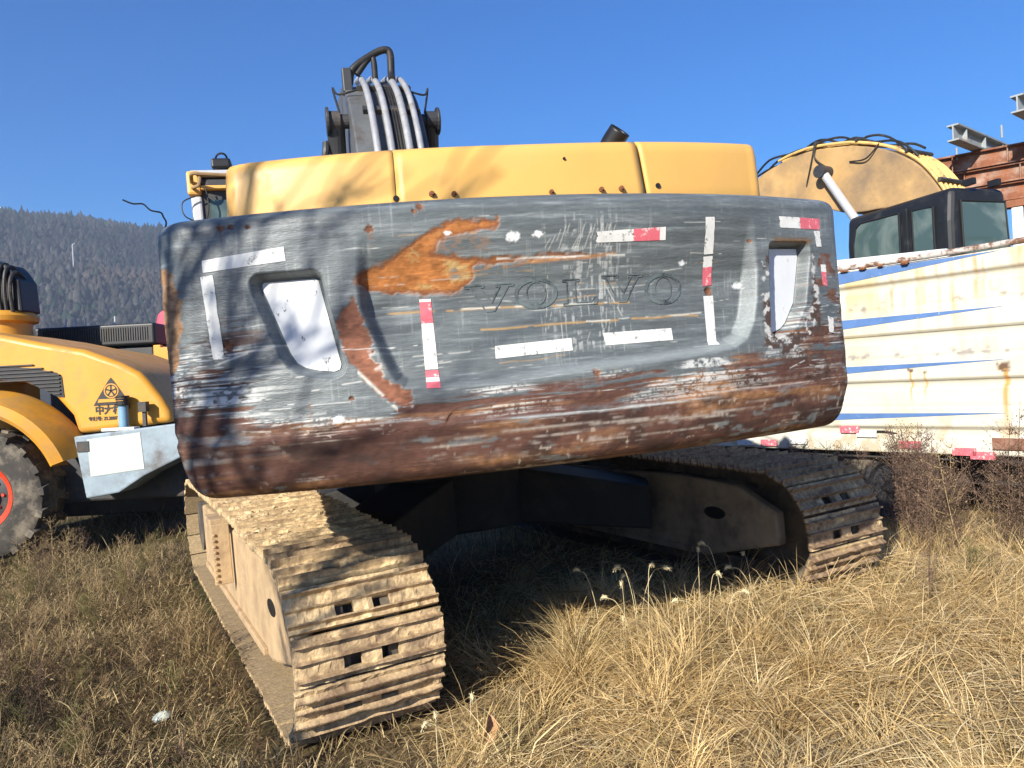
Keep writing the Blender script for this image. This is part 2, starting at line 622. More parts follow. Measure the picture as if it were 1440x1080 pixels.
def forest(n, a0, a1, r0, r1, seed):
    g = np.random.default_rng(seed)
    a = g.uniform(R(a0), R(a1), n)
    r = r0 + (r1 - r0) * g.random(n) ** 0.8
    h = hill_h(a, r)
    s = g.uniform(0.9, 2.1, n) * (0.6 + 0.9 * g.random(n) ** 2)
    V0 = OCT_V
    nv = len(V0)
    jit = 1 + g.uniform(-0.45, 0.45, (n, nv, 1))
    V = V0[None] * jit * s[:, None, None] * np.stack([np.ones(n), np.ones(n), g.uniform(0.9, 2.3, n)], -1)[:, None, :]
    V = V + np.stack([r * np.sin(a), r * np.cos(a), h + s * 0.9], -1)[:, None, :]
    F_ = (OCT_F[None] + (np.arange(n) * nv)[:, None, None]).reshape(-1, 3)
    k = g.random(n)[:, None]
    ever = (g.random(n)[:, None] < 0.35 * sst(480, 650, r)[:, None] + 0.12)
    c = np.where(ever, np.array([0.012, 0.021, 0.013]) * (0.7 + 0.8 * k), np.array([0.036, 0.034, 0.029]) * (0.5 + 1.0 * k))
    lf = fbm(r * np.sin(a) * 0.013, r * np.cos(a) * 0.013, 55)
    c = c * (0.35 + 1.3 * lf)[:, None]
    low_ = (sst(520, 430, r) * sst(0.42, 0.6, fbm(r * np.sin(a) * 0.02, r * np.cos(a) * 0.02, 57)))[:, None]
    c = c * (1 - low_ * 0.7) + np.array([0.085, 0.062, 0.045]) * low_ * 0.7
    T = np.repeat(c, nv, 0)
    m = np_mesh('forest', V.reshape(-1, 3), F_.ravel(), np.arange(len(F_)) * 3, np.full(len(F_), 3), M_forest, T)
    return m


me1 = forest(46000, -40, -21, 380, 745, 5)
fo = link(bpy.data.objects.new('forest', me1))
tag(fo, 'dense leafless winter wood covering the far hillside', 'forest', kind='stuff')
me2 = forest(6000, -20, 50, 400, 745, 6)
fo2 = link(bpy.data.objects.new('forest', me2))
tag(fo2, 'winter wood on the low far slope behind the machines', 'forest', kind='stuff')

# ------------------------------------------------------------------ the excavator
YAW, CX, CY, RC, TILT = 0.252, 0.2365, 2.874, 4.05, 0.0398
M_ex = (Matrix.Translation((0, 0, EYE)) @ Matrix.Rotation(-TILT, 4, 'Y') @ Matrix.Translation((0, 0, -EYE))
        @ Matrix.Translation((CX, CY, 0)) @ Matrix.Rotation(YAW, 4, 'Z'))
EX = empty('excavator', M_ex)
tag(EX, 'large crawler excavator seen from behind with scraped grey and rusty counterweight under a yellow hood', 'excavator')


def arc_y(x, inset=0.0):
    r = RC - inset
    return RC - np.sqrt(np.maximum(r * r - np.asarray(x) ** 2, 1e-6))


# --- counterweight: plan curve swept through a vertical profile, with the recesses pressed in
W_, RCN, ZB, ZT = 1.485, 0.17, 1.264, 2.3165
fcx = W_ - RCN
fcy = RC - math.sqrt((RC - RCN) ** 2 - fcx ** 2)
ang_end = math.asin(fcx / (RC - RCN))
plan = []
for y in np.linspace(0.85, fcy, 14)[:-1]:
    plan.append((-W_, y, -1, 0))
for t in np.linspace(math.pi, 1.5 * math.pi - ang_end, 34)[:-1]:
    plan.append((-fcx + RCN * math.cos(t), fcy + RCN * math.sin(t), math.cos(t), math.sin(t)))
for t in np.linspace(-ang_end, ang_end, 760):
    plan.append((RC * math.sin(t), RC - RC * math.cos(t), math.sin(t), -math.cos(t)))
for t in np.linspace(1.5 * math.pi + ang_end, 2 * math.pi, 34)[1:]:
    plan.append((fcx + RCN * math.cos(t), fcy + RCN * math.sin(t), math.cos(t), math.sin(t)))
for y in np.linspace(fcy, 0.85, 14)[1:]:
    plan.append((W_, y, 1, 0))
plan = np.array(plan)
prof = []
BB, TR = 0.208, 0.055
_pz = [(0.0, 0.150), (0.004, 0.115), (0.018, 0.082), (0.045, 0.054), (0.085, 0.034), (0.14, 0.017), (0.192, 0.003), (0.20, 0.001), (0.208, 0.0)]
for t in np.linspace(0, 1, 56)[:-1]:
    k_ = t * (len(_pz) - 1)
    i0 = min(int(k_), len(_pz) - 2)
    f = k_ - i0
    p0, p1, p2, p3 = _pz[max(i0 - 1, 0)], _pz[i0], _pz[i0 + 1], _pz[min(i0 + 2, len(_pz) - 1)]
    prof.append(tuple((ZB if c_ == 0 else 0.0) + 0.5 * (2 * p1[c_] + (p2[c_] - p0[c_]) * f + (2 * p0[c_] - 5 * p1[c_] + 4 * p2[c_] - p3[c_]) * f * f + (3 * p1[c_] - p0[c_] - 3 * p2[c_] + p3[c_]) * f ** 3) for c_ in (0, 1)))
for z in np.linspace(ZB + BB, ZT - TR, 236)[:-1]:
    prof.append((z, 0.0))
for t in np.linspace(0, math.pi / 2, 18):
    prof.append((ZT - TR + TR * math.sin(t), TR - TR * math.cos(t)))
prof = np.array(prof)
NU, NV = len(plan), len(prof)
PX = plan[:, 0][:, None] * np.ones(NV)[None]
ZZ = np.ones(NU)[:, None] * prof[:, 0][None]
INS = np.ones(NU)[:, None] * prof[:, 1][None]
rear = (plan[:, 3][:, None] < -0.35) * np.ones(NV)[None]

POCKET_L = [(-1.125, 2.052), (-1.117, 2.059), (-0.931, 2.057), (-0.919, 2.048), (-0.864, 1.731), (-0.871, 1.713), (-0.891, 1.707),
            (-0.944, 1.715), (-0.993, 1.73), (-1.023, 1.751), (-1.045, 1.792), (-1.124, 2.034)]
POCKET_R = [(1.004, 2.085), (1.209, 2.088), (1.212, 2.049), (1.157, 1.847), (1.091, 1.758), (1.06, 1.735), (0.985, 1.713), (0.97, 1.736)]
PANEL = [(-0.75, 2.272), (-0.778, 2.015), (-0.769, 1.91), (-0.73, 1.789), (-0.693, 1.689), (-0.669, 1.645), (-0.635, 1.62), (-0.296, 1.606),
         (-0.017, 1.618), (0.336, 1.632), (0.629, 1.65), (0.743, 1.665), (0.811, 1.699), (0.859, 1.774), (0.886, 1.864), (0.906, 1.993),
         (0.906, 2.227)]
sP = sdf(PANEL, PX, ZZ)
sL = sdf(POCKET_L, PX, ZZ)
sR = sdf(POCKET_R, PX, ZZ)
D_PANEL, D_POCK = 0.07, 0.06


def panel_depth(x, z):
    s = sdf(PANEL, x, z)
    return D_PANEL * (1 - sst(-0.042, 0.003, s)) * (1 - sst(1.90, 2.24, z))


disp = D_PANEL * (1 - sst(-0.042, 0.003, sP)) * (1 - sst(1.90, 2.24, ZZ)) * rear
disp = np.maximum(disp, D_POCK * (1 - sst(0.004, 0.03, sL)) * rear)
disp = np.maximum(disp, D_POCK * (1 - sst(0.004, 0.026, sR)) * rear)
# dents, bent lower corner, the soft crease above the lower band
disp += (fbm(PX * 2.5, ZZ * 2.5, 60) - 0.5) * 0.012 + (fbm(PX * 9, ZZ * 14, 61) - 0.5) * 0.003
disp += 0.006 * np.exp(-((ZZ - 1.50) / 0.02) ** 2) * (fbm(PX * 1.5, ZZ, 62) > 0.4)

# --- what the paint has been through
u_s = PX + 0.0
side = 1 - rear
ZW = ZZ + 0.02 * (fbm(PX * 3.3, ZZ * 5, 66) - 0.5)
hz_streak = fbm(PX * 3.2, ZW * 62, 70, 5)
hz_fine = fbm(PX * 9, ZW * 170, 71, 4)
blot = fbm(PX * 6, ZZ * 9, 72, 5)
grain = fbm(PX * 40, ZZ * 60, 73, 3)
grit = fbm(PX * 130, ZZ * 130, 74, 2)
vscr = fbm(PX * 150, ZZ * 6, 75, 2)


def C(*c):
    return np.array(c)


tint = np.ones((NU, NV, 4)) * 0.0
base = C(0.118, 0.134, 0.138)
tint[..., :3] = base * (0.30 + 0.75 * hz_streak + 0.35 * hz_fine + 0.35 * blot)[..., None]
wear = np.zeros((NU, NV))


def paint(mask, col, wr=None):
    global wear
    m = np.clip(mask, 0, 1)[..., None]
    tint[..., :3] = tint[..., :3] * (1 - m) + col * m
    if wr is not None:
        wear = wear * (1 - m[..., 0]) + wr * m[..., 0]


# pale dusty brush marks
paint(sst(0.58, 0.72, hz_fine * 0.6 + hz_streak * 0.4) * 0.45, C(0.26, 0.29, 0.29))
paint(sst(0.62, 0.8, blot) * 0.3, C(0.22, 0.25, 0.24))
paint(sst(0.60, 0.42, hz_streak) * sst(0.5, 0.7, fbm(PX * 1.4, ZZ * 5, 77)) * 0.3, C(0.06, 0.08, 0.09))
# vertical scuffs, thick over the lettering, right of centre
scz = np.exp(-((PX - 0.13) / 0.17) ** 2) * sst(1.63, 1.75, ZZ) * (1 - sst(2.15, 2.28, ZZ))
paint(sst(0.60, 0.70, vscr * 0.75 + 0.25 * blot + 0.10 * scz - 0.02) * np.clip(scz + 0.10, 0, 1) * sst(0.4, 0.6, grain) * 0.7, C(0.42, 0.43, 0.41))
paint(sst(0.66, 0.74, vscr) * sst(0.5, 0.7, blot) * 0.25 * rear, C(0.35, 0.37, 0.36))

# lower band: rust line and full rust line along the width
RUSTLINE = [(-1.7, 1.83), (-1.476, 1.815), (-1.44, 1.70), (-1.319, 1.61), (-1.149, 1.545), (-0.70, 1.53), (-0.60, 1.60), (-0.299, 1.60), (0.066, 1.61),
            (0.28, 1.625), (0.648, 1.64), (0.836, 1.66), (0.961, 1.70), (1.1, 1.71), (1.25, 1.74), (1.437, 1.80), (1.7, 1.82)]
FULL = [(-1.7, 1.70), (-1.444, 1.64), (-1.30, 1.57), (-1.15, 1.515), (-0.671, 1.50), (-0.309, 1.485), (0.054, 1.47), (0.527, 1.486), (0.899, 1.52), (1.15, 1.56),
        (1.414, 1.60), (1.7, 1.62)]
zr = np.interp(PX, *zip(*RUSTLINE))
zf = np.interp(PX, *zip(*FULL))
tt = (ZZ - zf) / np.maximum(zr - zf, 0.02)
mixn = 0.45 * hz_streak + 0.35 * blot + 0.2 * hz_fine
rust = sst(0.05, -0.05, tt * 0.16 - (mixn - 0.36))            # streaky edge
rust = rust * (1 - sst(0.8, 1.0, tt) * (np.abs(PX) < 0.92))
rust = np.maximum(rust, sst(0.02, -0.03, ZZ - zf + (mixn - 0.5) * 0.10))
# a few lone streaks above the line, near both ends
endz = sst(0.95, 1.25, np.abs(PX)) * (1 - sst(1.80, 2.05, ZZ))
rust = np.maximum(rust, sst(0.60, 0.66, mixn + 0.10 * endz - 0.03) * endz)
hatch = fbm(PX * 2.6, ZW * 240, 80, 3)
scrape = fbm(PX * 0.9, ZW * 75, 79, 4)
patch = fbm(PX * 4.5, ZZ * 8, 87, 4)
paint_white = sst(0.50, 0.66, 0.55 * hatch + 0.25 * scrape + 0.30 * patch - 0.02) * np.exp(-((tt - 0.75) / 0.85) ** 2) * sst(0.40, 0.58, patch) * sst(0.30, 0.55, grit * .5 + grain * .5) * (1 - sst(0.9, 1.1, tt) * (np.abs(PX) < 0.92))
paint_white = np.maximum(paint_white, endz * sst(0.53, 0.66, 0.6 * hatch + 0.4 * patch) * sst(0.3, 0.5, grain))
brown = C(0.095, 0.043, 0.030)
rc = brown * (0.45 + 0.75 * patch + 0.45 * grain)[..., None]
rk = sst(0.52, 0.74, scrape)[..., None] * 0.55
rc = rc * (1 - rk) + C(0.22, 0.125, 0.08) * (0.6 + 0.8 * grain)[..., None] * rk
rk = sst(0.52, 0.72, fbm(PX * 2.2, ZW * 30, 82, 5) * 0.6 + patch * 0.4)[..., None] * 0.8
rc = rc * (1 - rk) + C(0.30, 0.15, 0.065) * (0.5 + grain)[..., None] * rk
rk = sst(0.50, 0.68, fbm(PX * 5, ZZ * 12, 84, 5))[..., None] * 0.75
rc = rc * (1 - rk) + C(0.035, 0.020, 0.016) * rk
paint(rust, rc, 1.0)
paint(paint_white * (1 - sst(0.1, -0.35, tt)) * 0.9, C(0.60, 0.61, 0.58), 0.5)
paint(sst(0.54, 0.68, hatch * 0.5 + scrape * 0.3 + grain * 0.2) * sst(0.40, 0.60, patch) * sst(0.15, -0.4, tt) * 0.75, C(0.40, 0.35, 0.30), 0.7)
paint(sst(0.60, 0.70, fbm(PX * 9, ZW * 42, 93, 5)) * sst(0.3, -0.3, tt) * sst(0.45, 0.62, fbm(PX * 2.5, ZZ * 6, 94)) * 0.8, C(0.17, 0.19, 0.19), 0.4)
paint(sst(0.74, 0.79, fbm(PX * 36, ZZ * 40, 86, 3)) * sst(0.1, -0.4, tt) * sst(0.45, 0.6, patch) * 0.6, C(0.45, 0.38, 0.30), 0.8)
disp += 0.0022 * rust * (1 - 0.5 * paint_white) + 0.0015 * (hatch - 0.5) * rust
for (x, z, ln) in ((-0.98, 1.60, 0.16), (-0.35, 1.44, 0.10), (0.10, 1.60, 0.22), (0.45, 1.45, 0.08), (0.72, 1.62, 0.2), (1.16, 1.66, 0.22), (1.30, 1.70, 0.2), (-1.30, 1.66, 0.2), (-0.71, 2.2, 0.10), (-1.236, 2.25, 0.08)):
    kx = np.exp(-((PX - x + 0.006 * (vnoise(ZZ * 40, ZZ * 0 + x * 9, 3) - .5)) / 0.007) ** 2) * (ZZ < z) * sst(z - ln, z, ZZ)
    paint(kx * 0.6 * sst(0.3, 0.55, grain), C(0.16, 0.075, 0.035), 0.9)
# bright rubbed line where the lower band turns out
paint(np.exp(-((ZZ - 1.470) / 0.006) ** 2) * sst(-0.5, -0.2, PX) * (1 - sst(0.5, 0.7, PX)) * sst(0.35, 0.55, hz_streak) * 0.8, C(0.46, 0.48, 0.47), 0.3)

# the big torn rust patch and the wedge beside the panel
R1 = [(-0.777, 2.028), (-0.743, 2.059), (-0.651, 2.09), (-0.569, 2.155), (-0.506, 2.19), (-0.412, 2.221), (-0.239, 2.217), (-0.249, 2.196),
      (-0.363, 2.181), (-0.443, 2.168), (-0.5, 2.111), (-0.40, 2.098), (-0.291, 2.088), (-0.05, 2.088), (0.115, 2.078), (0.142, 2.065), (-0.05, 2.066), (-0.172, 2.062), (-0.329, 2.06),
      (-0.338, 2.015), (-0.354, 1.987), (-0.449, 1.962), (-0.611, 1.972), (-0.748, 2.007)]
R2 = [(-0.792, 1.972), (-0.837, 1.916), (-0.857, 1.865), (-0.837, 1.772), (-0.80, 1.70), (-0.714, 1.591), (-0.616, 1.543), (-0.623, 1.61),
      (-0.696, 1.655), (-0.747, 1.79), (-0.769, 1.884)]
wob = (blot - 0.5) * 0.03 + (grain - 0.5) * 0.035
s1 = sdf(R1, PX, ZZ) + wob
m1 = sst(0.010, -0.008, s1) * rear
oc = C(0.36, 0.135, 0.035) * (0.55 + 0.9 * grain)[..., None]
rk = sst(0.45, 0.62, blot + 0.25 * (grit - .5))[..., None] * sst(-0.012, -0.03, s1)[..., None]
oc = oc * (1 - rk) + C(0.44, 0.29, 0.115) * rk
rk = sst(0.66, 0.73, fbm(PX * 13, ZZ * 15, 88, 3))[..., None] * sst(-0.02, -0.04, s1)[..., None]
oc = oc * (1 - rk) + C(0.17, 0.16, 0.14) * rk
rk = (np.exp(-((s1 + 0.006) / 0.007) ** 2) * 0.7)[..., None]
oc = oc * (1 - rk) + C(0.13, 0.045, 0.02) * rk
paint(m1, oc, 1.0)
s1b = sdf([(-0.47, 2.16), (-0.36, 2.175), (-0.27, 2.165), (-0.26, 2.10), (-0.40, 2.10), (-0.49, 2.115)], PX, ZZ) + wob
paint(sst(0.01, -0.02, s1b) * sst(0.4, 0.55, grain) * 0.75, C(0.20, 0.13, 0.09), 0.7)
s2 = sdf(R2, PX, ZZ) + wob * 1.1
m2 = sst(0.005, -0.005, s2) * rear
oc2 = C(0.20, 0.08, 0.045) * (0.2 + 1.1 * grain + 0.6 * blot)[..., None]
paint(m2, oc2, 1.0)
paint(np.exp(-((s2 + 0.002) / 0.004) ** 2) * sst(0.50, 0.64, blot) * rear * 0.6, C(0.50, 0.48, 0.44), 0.6)
disp += 0.004 * m1 + 0.003 * m2
disp += 0.004 * (grain - 0.5) * np.clip(m1 + rust, 0, 1)


def scratch(x0, z0, x1, z1, wd, col, brk, seed, wr=0.8, a=0.9):
    t = np.clip((PX - x0) / (x1 - x0), 0, 1)
    zc = z0 + (z1 - z0) * t + (vnoise(PX * 9, PX * 0 + seed, seed) - 0.5) * 0.008
    inr = (PX > min(x0, x1)) & (PX < max(x0, x1))
    k = np.exp(-((ZZ - zc) / wd) ** 2) * inr * sst(brk - 0.05, brk + 0.05, fbm(PX * 14, ZZ * 30, seed, 3)) * rear
    paint(k * a, col, wr)


def vscratch(x0, z0, x1, z1, wd, col, brk, seed, a=0.9):
    t = np.clip((ZZ - z0) / (z1 - z0), 0, 1)
    xc = x0 + (x1 - x0) * t
    inr = (ZZ > min(z0, z1)) & (ZZ < max(z0, z1))
    k = np.exp(-((PX - xc) / wd) ** 2) * inr * sst(brk - 0.05, brk + 0.05, fbm(PX * 14, ZZ * 30, seed, 3)) * rear
    paint(k * a, col, 0.6)


TAN = C(0.42, 0.26, 0.10)
PALE = C(0.55, 0.55, 0.50)
scratch(-0.75, 1.907, 0.30, 1.882, 0.004, TAN, 0.38, 31)
scratch(-0.45, 1.902, 0.20, 1.886, 0.003, PALE, 0.45, 32)
scratch(-0.33, 1.815, 0.62, 1.816, 0.004, TAN, 0.42, 33)
scratch(0.10, 1.818, 0.66, 1.822, 0.003, PALE, 0.48, 34)
scratch(-0.44, 2.035, 0.24, 2.076, 0.007, C(0.36, 0.17, 0.06), 0.32, 35)
scratch(-0.25, 2.078, 0.28, 2.068, 0.004, PALE, 0.45, 36)
scratch(-0.68, 1.735, -0.15, 1.742, 0.0025, PALE, 0.5, 37, a=0.6)
scratch(-0.60, 1.70, -0.1, 1.712, 0.0022, PALE, 0.5, 38, a=0.6)
scratch(0.2, 2.02, 0.5, 2.03, 0.002, PALE, 0.5, 39, a=0.6)
scratch(-1.25, 1.80, -1.03, 1.822, 0.0035, PALE, 0.35, 40)
scratch(-1.32, 1.76, -1.18, 1.80, 0.004, PALE, 0.35, 41)
for i in range(46):
    x = random.uniform(-0.9, 1.0)
    z = random.uniform(1.52, 2.25)
    ln = random.uniform(0.05, 0.35)
    scratch(x, z, x + ln, z + random.uniform(-0.01, 0.012), random.uniform(0.0010, 0.0020), PALE if random.random() < .7 else TAN, 0.5, 100 + i, a=random.uniform(0.3, 0.75))
for i in range(22):
    x = random.uniform(-1.42, -0.88) if i % 2 else random.uniform(0.9, 1.42)
    z = random.uniform(1.50, 1.86)
    scratch(x, z, x + random.uniform(0.08, 0.3), z + random.uniform(-0.015, 0.03), random.uniform(0.0012, 0.0026), C(0.60, 0.60, 0.57), 0.48, 160 + i, a=0.7)
for i in range(16):
    x = -0.06 + i * 0.0175 + random.uniform(-.006, .006)
    vscratch(x, 2.10, x + 0.03, 2.17 + random.uniform(-.03, .03), 0.0018, PALE, 0.36, 200 + i, 0.6)
for i in range(14):
    x = random.uniform(-0.1, 0.32)
    z = random.uniform(1.70, 2.0)
    vscratch(x, z, x + random.uniform(-0.01, 0.04), z + random.uniform(0.05, 0.22), 0.0017, PALE, 0.45, 230 + i, 0.5)
vscratch(0.18, 1.99, 0.26, 1.83, 0.002, PALE, 0.3, 250, 0.8)
scratch(-0.80, 1.70, -0.668, 1.545, 0.009, C(0.55, 0.53, 0.46), 0.46, 42)
for (x, z, r) in [(-0.185, 2.155, 0.017), (-0.085, 2.16, 0.012), (0.84, 1.93, 0.014), (-0.43, 2.18, 0.008), (-0.88, 1.53, 0.012), (0.55, 2.03, 0.01)]:
    paint(sst(1.3, 0.7, np.hypot((PX - x) / 1.6, ZZ - z) / r + (grit - .5)) * rear, C(0.66, 0.67, 0.66), 0.4)
# torn corner strip on the left, scraped corner on the right
s3 = sdf([(-1.47, 2.14), (-1.435, 2.135), (-1.405, 2.03), (-1.415, 1.93), (-1.44, 1.75), (-1.50, 1.75)], PX, ZZ) + wob
paint(sst(0.006, -0.006, s3), C(0.30, 0.17, 0.085) * (0.1 + 1.7 * grain)[..., None], 1.0)
s4 = sdf([(1.25, 1.93), (1.30, 2.07), (1.37, 2.06), (1.40, 1.90), (1.36, 1.80), (1.25, 1.76)], PX, ZZ) + wob * 1.6
paint(sst(0.006, -0.006, s4) * sst(0.47, 0.56, blot), C(0.15, 0.07, 0.045) * (0.5 + grain)[..., None], 1.0)
s5 = sdf([(0.93, 2.05), (0.985, 2.06), (0.95, 1.72), (1.10, 1.70), (1.22, 1.85), (1.25, 2.1), (1.27, 1.72), (1.0, 1.62), (0.9, 1.66)], PX, ZZ) + wob
paint(sst(0.01, -0.01, s5) * sst(0.42, 0.52, fbm(PX * 16, ZZ * 16, 90)) * sst(0.003, 0.03, sR), C(0.07, 0.045, 0.035), 1.0)
paint(sst(0.01, -0.01, s5) * sst(0.55, 0.62, fbm(PX * 24, ZZ * 30, 91)) * sst(0.003, 0.03, sR), C(0.5, 0.5, 0.47), 0.6)
paint(np.exp(-((ZZ - 2.115) / 0.012) ** 2) * sst(0.99, 1.03, PX) * (1 - sst(1.24, 1.26, PX)) * sst(0.36, 0.5, blot), C(0.16, 0.10, 0.055), 1.0)
for (x, z, r) in [(-1.236, 2.262, 0.016), (-1.20, 2.264, 0.010), (-1.139, 2.259, 0.009), (-0.712, 2.213, 0.016), (-0.523, 2.285, 0.016), (-0.545, 2.268, 0.01),
                  (-1.245, 1.83, 0.024), (0.098, 1.615, 0.02), (0.884, 2.112, 0.009), (0.685, 1.91, 0.022), (-0.83, 1.60, 0.01)]:
    d = np.hypot(PX - x, ZZ - z) / r + (grit - .5) * 0.9
    paint(sst(1.2, 0.6, d), C(0.17, 0.075, 0.04) * (0.4 + 1.1 * grit)[..., None], 1.0)
    disp += 0.006 * sst(1.0, 0.3, d)
paint(np.exp(-((sP + 0.018) / 0.017) ** 2) * (1 - sst(1.80, 2.05, ZZ)) * (0.25 + 0.75 * sst(-0.35, 0.1, PX)) * 0.65 * rear * (1 - rust), C(0.27, 0.30, 0.30), 0.3)  # pale band: light caught on the panel bevel, put into the colour
# paler tone round the left pocket rim
paint(sst(0.034, 0.012, sL) * sst(0.0, 0.008, sL) * 0.5, C(0.20, 0.23, 0.24), 0.3)
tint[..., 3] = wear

NXp = plan[:, 2][:, None]
NYp = plan[:, 3][:, None]
off = -(INS + disp)
V = np.stack([PX + NXp * off, plan[:, 1][:, None] + NYp * off, ZZ], -1)
Q = grid_faces(NU, NV)
Vf = V.reshape(-1, 3)
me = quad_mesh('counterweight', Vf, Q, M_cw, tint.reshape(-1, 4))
bm = bmesh.new()
bm.from_mesh(me)
bm.verts.ensure_lookup_table()
bm.faces.new([bm.verts[i * NV + NV - 1] for i in range(NU)])
bm.faces.new([bm.verts[i * NV] for i in range(NU)][::-1])
bm.faces.new([bm.verts[j] for j in range(NV)] + [bm.verts[(NU - 1) * NV + j] for j in range(NV - 1, -1, -1)])
bmesh.ops.recalc_face_normals(bm, faces=bm.faces)
bm.to_mesh(me)
bm.free()
CWT = link(bpy.data.objects.new('counterweight', me), EX)
CWT['label'] = 'grey counterweight scraped to bare rust along its lower half'


def on_face(x, z, proud=0.002):
    """a point on the rear face, proud of it by so much"""
    x = np.asarray(x, float)
    z = np.asarray(z, float)
    d = panel_depth(x, z) + (fbm(x * 2.5, z * 2.5, 60) - 0.5) * 0.012 + (fbm(x * 9, z * 14, 61) - 0.5) * 0.003
    th = np.arcsin(np.clip(x / RC, -1, 1))
    r = RC - d + proud
    return np.stack([r * np.sin(th), RC - r * np.cos(th), z], -1)


def tape(name, quad, mat, nx=14, nz=14, proud=0.0022, ragged=0.0):
    q = np.array(quad, float)
    s = np.linspace(0, 1, nx)[:, None]
    t = np.linspace(0, 1, nz)[None, :]
    if ragged:
        s = s + (vnoise(s * 3 + t * 7, t * 9, 7) - 0.5) * ragged * (np.abs(s - 0.5) > 0.45)
    p = ((1 - s) * (1 - t))[..., None] * q[0] + (s * (1 - t))[..., None] * q[1] + (s * t)[..., None] * q[2] + ((1 - s) * t)[..., None] * q[3]
    V = on_face(p[..., 0], p[..., 1], proud)
    me = quad_mesh(name, V.reshape(-1, 3), grid_faces(nx, nz)[:, ::-1], mat)
    return link(bpy.data.objects.new(name, me), CWT)


def lerpq(q, a, b):
    """the band of a quad between fractions a and b of its first direction (p0->p1)"""
    q = np.array(q, float)
    f = lambda i, j, t: q[i] + (q[j] - q[i]) * t
    return [f(0, 1, a), f(0, 1, b), f(3, 2, b), f(3, 2, a)]


def lerpv(q, a, b):
    q = np.array(q, float)
    f = lambda i, j, t: q[i] + (q[j] - q[i]) * t
    return [f(0, 3, a), f(1, 2, a), f(1, 2, b), f(0, 3, b)]


T1 = [(-1.312, 2.153), (-1.018, 2.174), (-1.015, 2.122), (-1.311, 2.108)]
T2 = [(-1.322, 2.094), (-1.276, 2.097), (-1.263, 1.787), (-1.304, 1.789)]
T3 = [(-0.556, 1.949), (-0.512, 1.948), (-0.507, 1.611), (-0.558, 1.613)]
T4 = [(-0.282, 1.75), (0.03, 1.758), (0.031, 1.709), (-0.284, 1.702)]
T5 = [(0.167, 1.768), (0.48, 1.768), (0.484, 1.719), (0.174, 1.718)]
T6 = [(0.155, 2.158), (0.46, 2.171), (0.461, 2.12), (0.151, 2.117)]
T7 = [(0.649, 2.208), (0.695, 2.209), (0.703, 1.929), (0.656, 1.925)]
T7b = [(0.656, 1.892), (0.707, 1.893), (0.701, 1.685), (0.654, 1.687)]
T8 = [(1.05, 2.218), (1.309, 2.216), (1.307, 2.167), (1.052, 2.169)]
T9 = [(1.266, 2.159), (1.306, 2.161), (1.311, 2.09), (1.276, 2.089)]
T9b = [(1.294, 2.009), (1.329, 2.009), (1.33, 1.909), (1.296, 1.918)]
T9c = [(1.311, 1.776), (1.35, 1.765), (1.345, 1.697), (1.31, 1.702)]
tape('reflective_tape', T1, M_tapew)
tape('reflective_tape', T2, M_tapew, ragged=0.1)
tape('reflective_tape', lerpv(T3, 0, 0.03), M_tapew, 4, 3)
tape('reflective_tape', lerpv(T3, 0.03, 0.27), M_taper)
tape('reflective_tape', lerpv(T3, 0.27, 0.70), M_tapew)
tape('reflective_tape', lerpv(T3, 0.70, 0.79), M_tapew, 8, 5)
tape('reflective_tape', lerpv(T3, 0.80, 0.88), M_taper, 8, 5)
tape('reflective_tape', lerpv(T3, 0.88, 0.93), M_tapew, 8, 5)
tape('reflective_tape', lerpv(T3, 0.93, 1.0), M_taper, 8, 5)
tape('reflective_tape', T4, M_tapew)
tape('reflective_tape', T5, M_tapew)
tape('reflective_tape', lerpq(T6, 0, 0.52), M_tapew, ragged=0.1)
tape('reflective_tape', lerpq(T6, 0.52, 0.91), M_taper)
tape('reflective_tape', lerpq(T6, 0.91, 1), M_tapew, 5, 6)
tape('reflective_tape', lerpv(T7, 0, 0.52), M_tapew, ragged=0.1)
tape('reflective_tape', lerpv(T7, 0.55, 0.70), M_tapew, ragged=0.15)
tape('reflective_tape', lerpv(T7, 0.70, 0.97), M_taper)
tape('reflective_tape', T7b, M_tapew)
tape('reflective_tape', lerpq(T8, 0, 0.5), M_tapew, ragged=0.1)
tape('reflective_tape', lerpq(T8, 0.5, 1), M_taper)
tape('reflective_tape', T9, M_tapew, ragged=0.2)
tape('reflective_tape', lerpv(T9b, 0, 0.35), M_tapew, ragged=0.2)
tape('reflective_tape', lerpv(T9b, 0.35, 1), M_taper, ragged=0.2)
tape('reflective_tape', T9c, M_tapew, ragged=0.2)


# white plates at the bottom of the two pockets
def pocket_plate(poly):
    P = np.array(poly)
    n = len(P)
    # resample the outline and fan it so that it can follow the curve of the face
    pts = []
    for i in range(n):
        for k in range(4):
            pts.append(P[i] + (P[(i + 1) % n] - P[i]) * k / 4)
    pts = np.array(pts)
    c = pts.mean(0)
    rings = [c + (pts - c) * f for f in (1.0, 0.66, 0.33)]
    allp = np.vstack(rings + [c[None]])
    th = np.arcsin(allp[:, 0] / RC)
    r = RC - D_POCK + 0.004
    V = np.stack([r * np.sin(th), RC - r * np.cos(th), allp[:, 1]], -1)
    m = len(pts)
    F_ = []
    for k in range(2):
        for i in range(m):
            F_.append((k * m + i, k * m + (i + 1) % m, (k + 1) * m + (i + 1) % m, (k + 1) * m + i))
    for i in range(m):
        F_.append((2 * m + i, 2 * m + (i + 1) % m, 3 * m))
    return mesh_obj('pocket_plate', V, F_, M_white, CWT)


pocket_plate(POCKET_L)
pocket_plate(POCKET_R)


